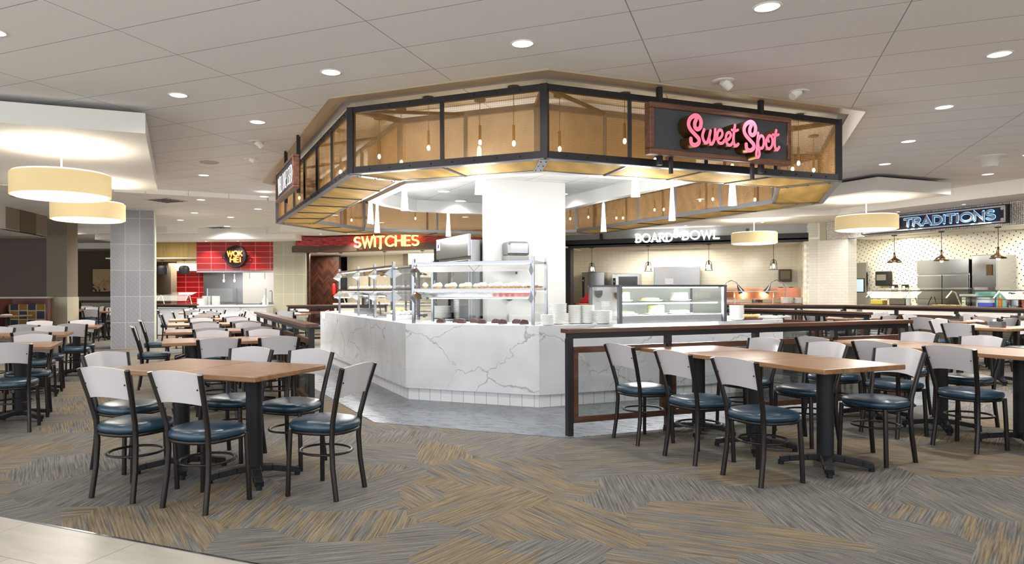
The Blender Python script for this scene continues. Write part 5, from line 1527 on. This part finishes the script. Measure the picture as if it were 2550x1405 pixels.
# painting: plain floral panel
pa = thing('painting', 'tan framed painting of green leaves and pale branches on the back room wall', 'painting', (-22.62, 18.47, 1.33), math.atan2(2.0, 4.8))
MB().box((.42, 0, .43), (.9, .04, .9)).build('frame', M_BLACKM, pa)
M_ART, t = newmat('painted_leaves', rough=.8)
v = t.obj()
ns = t.noise(v, 5, 4, .6, 1.5)
vo = t.n('ShaderNodeTexVoronoi'); vo.inputs['Scale'].default_value = 9; t.l(v, vo.inputs['Vector'])
sx = t.n('ShaderNodeSeparateXYZ'); t.l(v, sx.inputs[0])
base = t.ramp(ns.outputs[0], [(.35, (196, 152, 96)), (.5, (222, 196, 150)), (.65, (206, 164, 112))])
leaf = t.math('MULTIPLY', t.math('LESS_THAN', vo.outputs['Distance'], .42), t.math('GREATER_THAN', t.math('SUBTRACT', .55, t.math('ADD', sx.outputs[2], t.math('MULTIPLY', sx.outputs[0], .5))), t.math('MULTIPLY', ns.outputs[0], .5)))
t.color(t.mix(leaf, base, (66, 72, 44)))
MB().box((.42, -.024, .43), (.84, .006, .84)).build('canvas', M_ART, pa)

# ---------------------------------------------------------------- small helpers for the stations
def counter(name, label, f, s0, s1, depth, h, front, topm, cat='counter', ang=0, led=None, toe=.1):
    p = f(s0); L = s1 - s0
    o = thing(name, label, cat, (p[0], p[1], .004), ang)
    MB().box((L / 2, depth / 2, h / 2), (L, depth, h - .04)).build('front_panel', front, o)
    MB().box((L / 2, depth / 2 - .02, h - .02), (L + .04, depth + .06, .045)).build('worktop', topm, o)
    if led:
        MB().box((L / 2, -.012, h - .07), (L - .02, .02, .03)).build('light_strip', led, o)
        MB().box((L / 2, -.004, h - .16), (L, .01, .2)).build('lit_fascia', M_TOP, o)
    return o
def guard(name, label, f, s0, s1, z, ang, n=3, g=None):
    p = f(s0); L = s1 - s0
    o = thing(name, label, 'glass guard', (p[0], p[1], z), ang)
    MB().add([(0, .0, .34), (L, .0, .34), (L, .45, .42), (0, .45, .42)], [(0, 1, 2, 3)]).build('top_glass', g or M_GLASSG, o)
    MB().add([(0, -.0, .34), (L, -.0, .34), (L, -.22, .16), (0, -.22, .16)], [(3, 2, 1, 0)]).build('front_glass', g or M_GLASSG, o)
    MB().beam((0, 0, .345), (L, 0, .345), .02, .02).beam((0, -.22, .16), (L, -.22, .16), .01, .01).build('edge_bar', M_CHROME, o)
    for k in range(n):
        x = .1 + (L - .2) * k / (n - 1)
        MB().tube([(x, .3, 0), (x, .12, .3), (x, 0, .34), (x, -.2, .18)], .014, 8).build('support_arm', M_CREAMM, o)
    return o
M_CREAMM = mat('satin_metal', (214, 208, 186), .3, .6)
def pend(name, label, x, y, ztop, zb, parts, group):
    o = thing(name, label, 'pendant light', (x, y, ztop), 0, group)
    MB().cyl((0, 0), .06, -.02, 0, 14).build('ceiling_rose', M_BLACKM, o)
    MB().cyl((0, 0), .006, zb - ztop + .28, 0, 6).build('rod', M_BLACKM, o)
    parts(o, zb - ztop)
    return o
def cage(o, z):
    m = MB()
    for k in range(4):
        a = PI / 4 + k * PI / 2
        m.tube([(.01 * math.cos(a), .01 * math.sin(a), z + .27), (.07 * math.cos(a), .07 * math.sin(a), z + .25), (.105 * math.cos(a), .105 * math.sin(a), z + .17), (.12 * math.cos(a), .12 * math.sin(a), z)], .005, 6)
    m.tube([(.12 * math.cos(2 * PI * k / 20), .12 * math.sin(2 * PI * k / 20), z) for k in range(20)], .005, 6, closed=True)
    m.build('wire_cage', M_BLACK, o)
    MB().lathe([(.03, z + .2), (.07, z + .14), (.09, z + .02)], 18, cap=False).build('glass_shade', M_GLASS, o)
    MB().cyl((0, 0), .02, z + .16, z + .28, 10).build('socket', M_BLACKM, o)
    MB().blob((0, 0, z + .08), (.032, .032, .05), 12, 8).build('bulb', M_BULB, o)
def dish(o, z):
    MB().lathe([(.02, z + .24), (.04, z + .16), (.12, z + .11), (.155, z + .05), (.15, z + .045)], 24, cap=False).build('shade', M_BRONZE, o)
    MB().cyl((0, 0), .02, z + .2, z + .29, 10).build('socket', M_BLACKM, o)
    MB().blob((0, 0, z + .05), (.035, .035, .04), 12, 8).build('bulb', M_BULB, o)
def drumb(o, z):
    MB().lathe([(.0, z + .28), (.12, z + .26), (.165, z + .18), (.165, z)], 24, cap=False).build('shade', M_BLACKM, o)
    MB().cyl((0, 0), .1, z + .01, z + .015, 14).build('lens', M_LENS, o)
def bare(o, z):
    MB().cyl((0, 0), .02, z + .1, z + .28, 8).build('socket', M_CLOTH, o)
    MB().blob((0, 0, z + .06), (.035, .035, .055), 12, 8).build('bulb', M_CONE, o)

# ---------------------------------------------------------------- bowl station
bx = lambda s: (s, 20.9)
counter('station_counter', 'copper topped counter of the bowl station', bx, -5.5, 1.25, .8, .92, M_WBRICK, M_COPPER, ang=0)
counter('back_counter', 'steel back counter of the bowl station', lambda s: (s, 22.45), -5.5, 1.25, .7, .92, M_STEEL, M_STEEL)
tag(MB().box((0, 0, .3), (3.4, .02, .34)).build('copper_splash', M_COPPER, None, (-.4, 21.75, .9), 0), 'copper splash panel behind the heat lamps', 'panel')
for i, (x, nm) in enumerate([(-4.32, 'first'), (-2.69, 'second'), (-1.05, 'third'), (.59, 'fourth')]):
    pend('cage_pendant', f'{nm} wire cage pendant from the left over the bowl station', x, 20.45, 2.59, 1.86, cage, 'wire cage pendants')
def oven(label, x, y, z, w, h, d, doorm):
    o = thing('oven', label, 'oven', (x, y, z))
    MB().box((0, d / 2, h / 2), (w, d, h)).build('body', M_STEEL, o, bevel=.01)
    MB().box((.08, -.01, h * .5), (w * .7, .02, h * .8)).build('door', doorm, o)
    MB().box((-w * .42, -.012, h * .5), (w * .1, .02, h * .7)).build('control_panel', M_BLACKM, o)
    MB().cyl((-w * .42, -.03), .02, h * .7, h * .75, 10).build('knob', M_CHROME, o)
oven('tall steel steam cabinet at the left of the bowl station', -4.72, 22.5, .925, .74, .98, .6, M_STEEL)
oven('black fronted oven in the bowl station', -3.67, 22.5, .925, .85, .92, .6, M_GLASSD)
hd = thing('steel_hood_cabinet', 'wide stainless cabinet on the back wall of the bowl station', 'cabinet', (-2.1, 22.5, .925))
MB().box((0, .3, .55), (1.38, .6, 1.1)).build('body', M_STEEL, hd, bevel=.01)
MB().box((0, -.01, 1.1), (1.4, .04, .04)).build('top_edge', M_CHROME, hd)
for k in (-1, 1): MB().box((k * .35, -.01, .38), (.66, .02, .44)).build('door', M_STEEL, hd)
o = thing('paper_towel_dispenser', 'dark paper towel dispenser on the tiled wall of the bowl station', 'dispenser', (.98, 23.18, 1.55))
MB().box((0, -.1, .19), (.36, .18, .38)).build('housing', M_BROWN, o, bevel=.02)
MB().box((0, -.195, .2), (.26, .01, .24)).build('window', M_TAUPE, o)
for k, nm in ((0, 'left'), (1, 'right')):
    o = thing('soap_dispenser', nm + ' black soap dispenser under the towel dispenser of the bowl station', 'dispenser', (.86 + .28 * k, 23.18, 1.18))
    MB().box((0, -.06, .1), (.13, .1, .22)).build('body', M_BLACKM, o, bevel=.01)
    MB().box((0, -.115, .12), (.07, .006, .08)).build('label', M_CLOTH, o)
for k, (x, s_) in enumerate([(-.3, 1), (.5, -1)]):
    o = thing('heat_lamp', ['left', 'right'][k] + ' curved chrome heat lamp on the copper counter', 'heat lamp', (x - s_ * .1, 21.1, .925))
    MB().tube([(-s_ * .3, 0, 0), (-s_ * .3, 0, .45), (-s_ * .22, 0, .6), (-s_ * .08, 0, .66), (s_ * .04, 0, .6), (s_ * .1, 0, .5)], .012, 8).build('neck', M_CHROME, o)
    MB().tube([(s_ * .09, 0, .52), (s_ * .12, 0, .44), (s_ * .2, 0, .3)], [.03, .05, .1], 16).build('shade', M_CHROME, o)
    lamp('heat_lamp_bulb', 'POINT', 6, (s_ * .22, 0, .24), o, size=.04, color=(1, .75, .5))
guard('glass_guard', 'tilted glass guard over the copper counter', bx, -1.5, .7, .925, 0, 3)
stack(.95, 21.2, .925, 14, 'white plate in the left stack on the bowl station counter', 'plates on the bowl station, left stack', 1.25)
stack(1.25, 21.25, .925, 13, 'white plate in the right stack on the bowl station counter', 'plates on the bowl station, right stack', 1.0)
kt = thing('stock_pot', 'steel pot on the back counter of the bowl station', 'pot', (.2, 22.7, .925))
MB().lathe([(.15, 0), (.155, .3), (.165, .3)], 24).build('body', M_STEEL, kt)
fa = MB().tube([(0, 0, 0), (0, 0, .3), (0, -.06, .38), (0, -.16, .36), (0, -.18, .28)], .014, 8).build('faucet', M_CHROME, None, (.1, 22.6, .925)); tag(fa, 'chrome faucet behind the copper counter', 'faucet')
rd = thing('napkin_holder', 'red plastic napkin holder left of the plate stacks, behind the cake case', 'holder', (-4.55, 21.2, .93))
MB().xz([(-.3, 0), (.2, 0), (.3, .3), (-.05, .3)], -.15, .15).build('red_cover', M_REDP, rd, bevel=.02)
lamp('bowl_station_light', 'AREA', 85, (-2.2, 21.6, 2.6), None, size=2.2, color=(1, .93, .82))

# ---------------------------------------------------------------- roast station on the right
counter('station_counter', 'lit counter of the roast station with a stone clad front', lambda s: gp(s, .35), 1.0, 9.0, .8, .93, M_SLATE, M_STEEL, ang=GA, led=M_LEDC)
guard('glass_guard', 'long glass food guard over the lit roast station counter', lambda s: gp(s, .55), 1.0, 8.0, .935, GA, 8)
for i, (s_, nm) in enumerate([(1.95, 'left'), (3.05, 'middle'), (4.2, 'right')]):
    p = gp(s_, .2); pend('dish_pendant', f'{nm} bronze dish pendant over the roast station', p[0], p[1], 2.6, 1.9, dish, 'bronze dish pendants')
dr = thing('steel_door', 'tall stainless door with a lit screen at the left of the roast station', 'door', (*gp(-1.04, 2.3), .004), GA)
MB().box((.32, 0, 1.03), (.66, .06, 2.06)).build('leaf', M_STEEL, dr)
MB().box((.47, -.035, 1.42), (.25, .02, .4)).build('screen_bezel', M_BLACKM, dr)
MB().box((.47, -.047, 1.42), (.21, .004, .35)).build('screen', M_SCREEN, dr)
fg = thing('refrigerator', 'wide stainless two-door refrigerator in the roast station', 'refrigerator', (*gp(1.43, 1.75), .004), GA)
MB().box((.62, .36, 1.02), (1.24, .7, 2.0)).build('cabinet', M_STEEL, fg, bevel=.01)
MB().box((.62, -.01, 1.86), (1.24, .04, .34)).build('top_panel', M_STEEL, fg)
for k in (0, 1): MB().box((.31 + .62 * k, -.012, .9), (.6, .04, 1.5)).build('door', M_STEEL, fg, bevel=.006)
wc = thing('oven_column', 'stainless side cabinet right of the roast station refrigerator', 'cabinet', (*gp(2.7, 1.75), .004), GA)
MB().box((.28, .36, 1.05), (.54, .7, 2.1)).build('body', M_STEEL, wc, bevel=.01)
MB().box((.4, -.006, 1.75), (.12, .012, .25)).build('handle_panel', M_BRONZE, wc)
o = thing('paper_towel_dispenser', 'dark towel dispenser on the dotted wall of the roast station', 'dispenser', (*gp(-.03, 2.58), 1.42), GA)
MB().box((0, -.1, .19), (.38, .18, .4)).build('housing', M_BLACKM, o, bevel=.02)
MB().box((0, -.195, .22), (.28, .01, .16)).build('window', M_STEEL, o)
for k, nm in ((0, 'left'), (1, 'right')):
    o = thing('soap_dispenser', nm + ' black soap dispenser on the dotted wall of the roast station', 'dispenser', (*gp(.25 + .3 * k, 2.58), 1.22), GA)
    MB().box((0, -.06, .1), (.14, .1, .24)).build('body', M_BLACKM, o, bevel=.01)
    MB().box((0, -.115, .14), (.07, .006, .08)).build('label', M_CLOTH, o)
yt = MB().box((0, 0, .06), (.32, .2, .12)).build('yellow_box', M_YELLOW, None, (*gp(1.25, .6), .935), GA, bevel=.02); tag(yt, 'crumpled yellow packet at the left end of the roast counter', 'packet')
pot = thing('drink_dispenser', 'grey drink container with an orange lid on the roast counter', 'container', (*gp(1.72, .7), .935), GA)
MB().box((0, 0, .13), (.4, .25, .26)).build('body', M_TAUPE, pot, bevel=.03)
MB().cyl((-.08, 0), .05, .26, .32, 12).build('lid', M_ORANGE, pot)
sp = MB().lathe([(.045, 0), (.05, .12), (.02, .22), (.012, .3)], 14).build('spray_bottle', mat('clear_plastic', (216, 222, 214), .3), None, (*gp(2.0, .6), .935)); tag(sp, 'pale spray bottle on the roast counter', 'bottle')
for k in range(2):
    s_ = 2.5 + .2 * k
    o = MB().tube([(0, 0, 0), (.04, 0, .1), (.09, 0, .2)], [.008, .01, .014], 6).build('serving_tongs', M_BLACKM, None, (*gp(s_, .55), .94), GA + k * 2.6); tag(o, ['left', 'right'][k] + ' black serving tongs leaning up from the roast counter', 'tongs')
bxs = [(3.4, .6, (.34, .2, .05), M_CLOTH, 'white tray', .22), (3.4, .6, (.26, .16, .2), M_GLASSG, 'clear box under the white tray', 0), (3.65, .7, (.3, .2, .1), M_TEAL, 'teal carton', .22), (3.65, .7, (.26, .2, .2), M_CLOTH, 'white box under the teal carton', 0), (3.82, .45, (.28, .12, .09), M_BLUE, 'blue and white carton', 0), (3.95, .9, (.3, .2, .28), M_TEAL, 'pale green carton', 0)]
for s_, bk, sz, mt_, nm, z in bxs:
    o = MB().box((0, 0, sz[2] / 2), sz).build('carton', mt_, None, (*gp(s_, bk), .935 + z), GA + .1, bevel=.004); tag(o, nm + ' on the right part of the roast counter', 'box')
sb = thing('squeeze_bottle', 'orange squeeze bottle with a white cap on the roast counter', 'bottle', (*gp(4.03, .55), .935))
MB().lathe([(.035, 0), (.04, .16), (.02, .2)], 14).build('body', M_ORANGE, sb)
MB().lathe([(.02, .2), (.01, .26)], 10).build('cap', M_CLOTH, sb)
for k in range(2):
    o = thing('copper_kettle', ['left shining steel kettle on the roast counter', 'right copper coloured kettle on the roast counter'][k], 'kettle', (*gp(4.28 + .27 * k, .6), .935))
    MB().lathe([(.13, 0), (.14, .04), (.13, .08), (.14, .12), (.13, .16), (.14, .2), (.13, .3), (.05, .33)], 24).build('body', [M_CHROME, M_COPPER][k], o)
food = MB()
for k in range(60): food.blob((random.uniform(0, .6), random.uniform(0, .3), .012), (.035, .03, .015), 6, 3)
tag(food.build('food_garnish', M_BREAD, None, (*gp(2.6, .5), .935), GA), 'bits of reddish food laid out on the roast counter under the glass', 'food', kind='stuff')
q = gp(4.2, 1.2); lamp('roast_station_fill', 'AREA', 75, (q[0], q[1], 2.68), None, size=2.0, color=(1, .95, .84))
q = gp(.6, 1.3); lamp('roast_station_fill', 'AREA', 50, (q[0], q[1], 2.68), None, size=1.8, color=(1, .95, .84))  # added fill lamp without a fixture, lifts the dark left part of the station

q = wp(1.0, -.5); lamp('wok_front_fill', 'AREA', 14, (q[0], q[1], 2.88), None, size=1.0, color=(1, .93, .8))  # added fill lamp, only there to brighten the maple panel
# ---------------------------------------------------------------- sandwich station
counter('station_counter', 'pale counter of the sandwich station', lambda s: (s, 18.9), -12.3, -5.6, .8, .93, M_CREAM, M_TOP)
guard('glass_guard', 'glass food guard at the left of the sandwich station', lambda s: (s, 19.1), -12.3, -10.6, .935, 0, 3)
for i, (x, nm) in enumerate([(-12.05, 'left'), (-10.45, 'middle'), (-9.15, 'right')]):
    pend('dish_pendant', f'{nm} dark pendant over the sandwich station', x, 18.9, 2.55, 1.75, dish, 'dark pendants of the sandwich station')
bh = thing('exhaust_hood', 'large beige metal exhaust hood behind the sandwich counter', 'hood', (-9.4, 20.6, 1.75))
MB().add([(-1.1, 0, 0), (1.4, 0, 0), (1.4, 0, .82), (-1.1, 0, .82), (-1.1, .4, 0), (1.4, .4, 0), (1.4, .4, .82), (-1.1, .4, .82)], [(0, 1, 2, 3), (5, 4, 7, 6), (0, 4, 5, 1), (3, 2, 6, 7), (0, 3, 7, 4), (1, 5, 6, 2)]).build('shell', M_CREAMM, bh)
MB().box((.15, 0, .0), (2.5, .05, .04)).build('lower_rim', M_CHROME, bh)
lamp('sandwich_station_fill', 'AREA', 60, (-9.6, 19.9, 2.56), None, size=2.0, color=(1, .93, .8))
lamp('sandwich_station_fill', 'AREA', 60, (-13.0, 19.6, 2.54), None, size=1.2, color=(1, .9, .76))  # extra area lamp added to brighten the dark herringbone corner
fe = thing('fire_extinguisher', 'red fire extinguisher on the herringbone wall', 'fire extinguisher', (-13.3, 20.42, 1.2))
MB().lathe([(.06, 0), (.065, .03), (.065, .34), (.03, .4)], 14).build('tank', M_REDP, fe)
MB().box((0, 0, .43), (.05, .12, .04)).build('handle', M_BLACKM, fe)

# ---------------------------------------------------------------- wok station
WA = math.atan2(WD.y, WD.x)
counter('station_counter', 'marble faced counter of the wok station', lambda s: wp(s, -.9), 2.3, 4.62, .8, .9, M_MARBLE, M_TOP, ang=WA)
counter('station_counter', 'lower cream counter at the left of the wok station', lambda s: wp(s, -1.1), .6, 2.25, .8, .88, M_MARBLE, M_TOP, ang=WA)
guard('glass_guard', 'tilted glass guard at the left of the wok station', lambda s: wp(s, -.8), .4, 2.3, .885, WA, 3)
wg = thing('glass_screen', 'upright glass screen on the wok station counter', 'glass guard', (*wp(2.75, -.7), .9), WA)
MB().quad((0, 0, 0), (1.8, 0, 0), (1.8, 0, .52), (0, 0, .52)).build('pane', M_GLASS, wg)
for x in (0, .9, 1.8): MB().box((x, 0, .26), (.03, .03, .52)).build('post', M_CHROME, wg)
for k, (s_, zz) in enumerate([(1.25, 2.0), (1.95, 2.0)]):
    q = wp(s_ - .15, -.1); pend('black_pendant', ['left', 'right'][k] + ' black drum pendant beside the red wok header', q[0], q[1], 2.33 if k else 2.33, 1.88, drumb, 'black drum pendants')
for k, s_ in enumerate((2.75, 3.1, 3.6, 4.1)):
    q = wp(s_, .8); pend('bare_bulb_pendant', f'{ORD[k]} small bare bulb hanging in the wok station opening', q[0], q[1], 2.4, 1.62, bare, 'bare bulbs of the wok station')
stack(*wp(2.5, -.55), .9, 16, 'white plate in the nearer left stack on the wok counter', 'plates on the wok counter, front stack', 1.0)
stack(*wp(2.55, -.25), .9, 22, 'white plate in the left rear stack on the wok counter', 'plates on the wok counter, left rear stack', 1.0)
stack(*wp(2.85, -.25), .9, 22, 'white plate in the right rear stack on the wok counter', 'plates on the wok counter, right rear stack', 1.0)
sb = thing('soap_dispenser', 'black soap dispenser at the right of the wok station', 'dispenser', (*wp(4.5, 2.2), 1.2), WA)
MB().box((0, 0, .1), (.14, .1, .26)).build('body', M_BLACKM, sb, bevel=.01)
jb = MB().lathe([(.09, 0), (.1, .15), (.04, .25), (.035, .3)], 16).build('white_jug', M_CLOTH, None, (*wp(4.45, -.4), .9)); tag(jb, 'white plastic jug at the right end of the wok counter', 'jug')
fa = MB().tube([(0, 0, 0), (0, 0, .34), (0, -.05, .4), (0, -.14, .38)], .012, 8).build('faucet', M_CHROME, None, (*wp(4.05, 1.9), .95)); tag(fa, 'chrome faucet against the white wall of the wok station', 'faucet')
counter('back_counter', 'low steel counter with the faucet behind the wok counter', lambda s: wp(s, 1.7), 3.75, 4.5, .7, .94, M_STEEL, M_STEEL, ang=WA)
cs_ = MB().box((0, 0, .45), (1.6, .6, .9)).build('cooking_range', M_STEEL, None, (*wp(2.9, 1.9), .004), WA); tag(cs_, 'steel range block behind the wok counter', 'range')
q = wp(3.2, 1.2); lamp('wok_station_light', 'AREA', 26, (q[0], q[1], 2.38), None, size=1.6, color=(1, .97, .9))
q = wp(1.0, 1.6); lamp('wok_side_fill', 'AREA', 45, (q[0], q[1], 2.3), None, size=1.0, color=(1, .9, .8))  # fill lamp added behind the maple panel side, belongs to no fixture

# kitchen lights of the island ceiling, the bright white heart of the room
for i, (x, y) in enumerate([(-2.6, 8.0), (-1.4, 8.7), (-4.1, 9.2), (-2.6, 10.2), (-4.3, 10.3), (-3.6, 8.1)]):
    downlight(x, y, 2.779, f'bright recessed downlight in the low white island ceiling, {ORD[i]} one', e=.28)
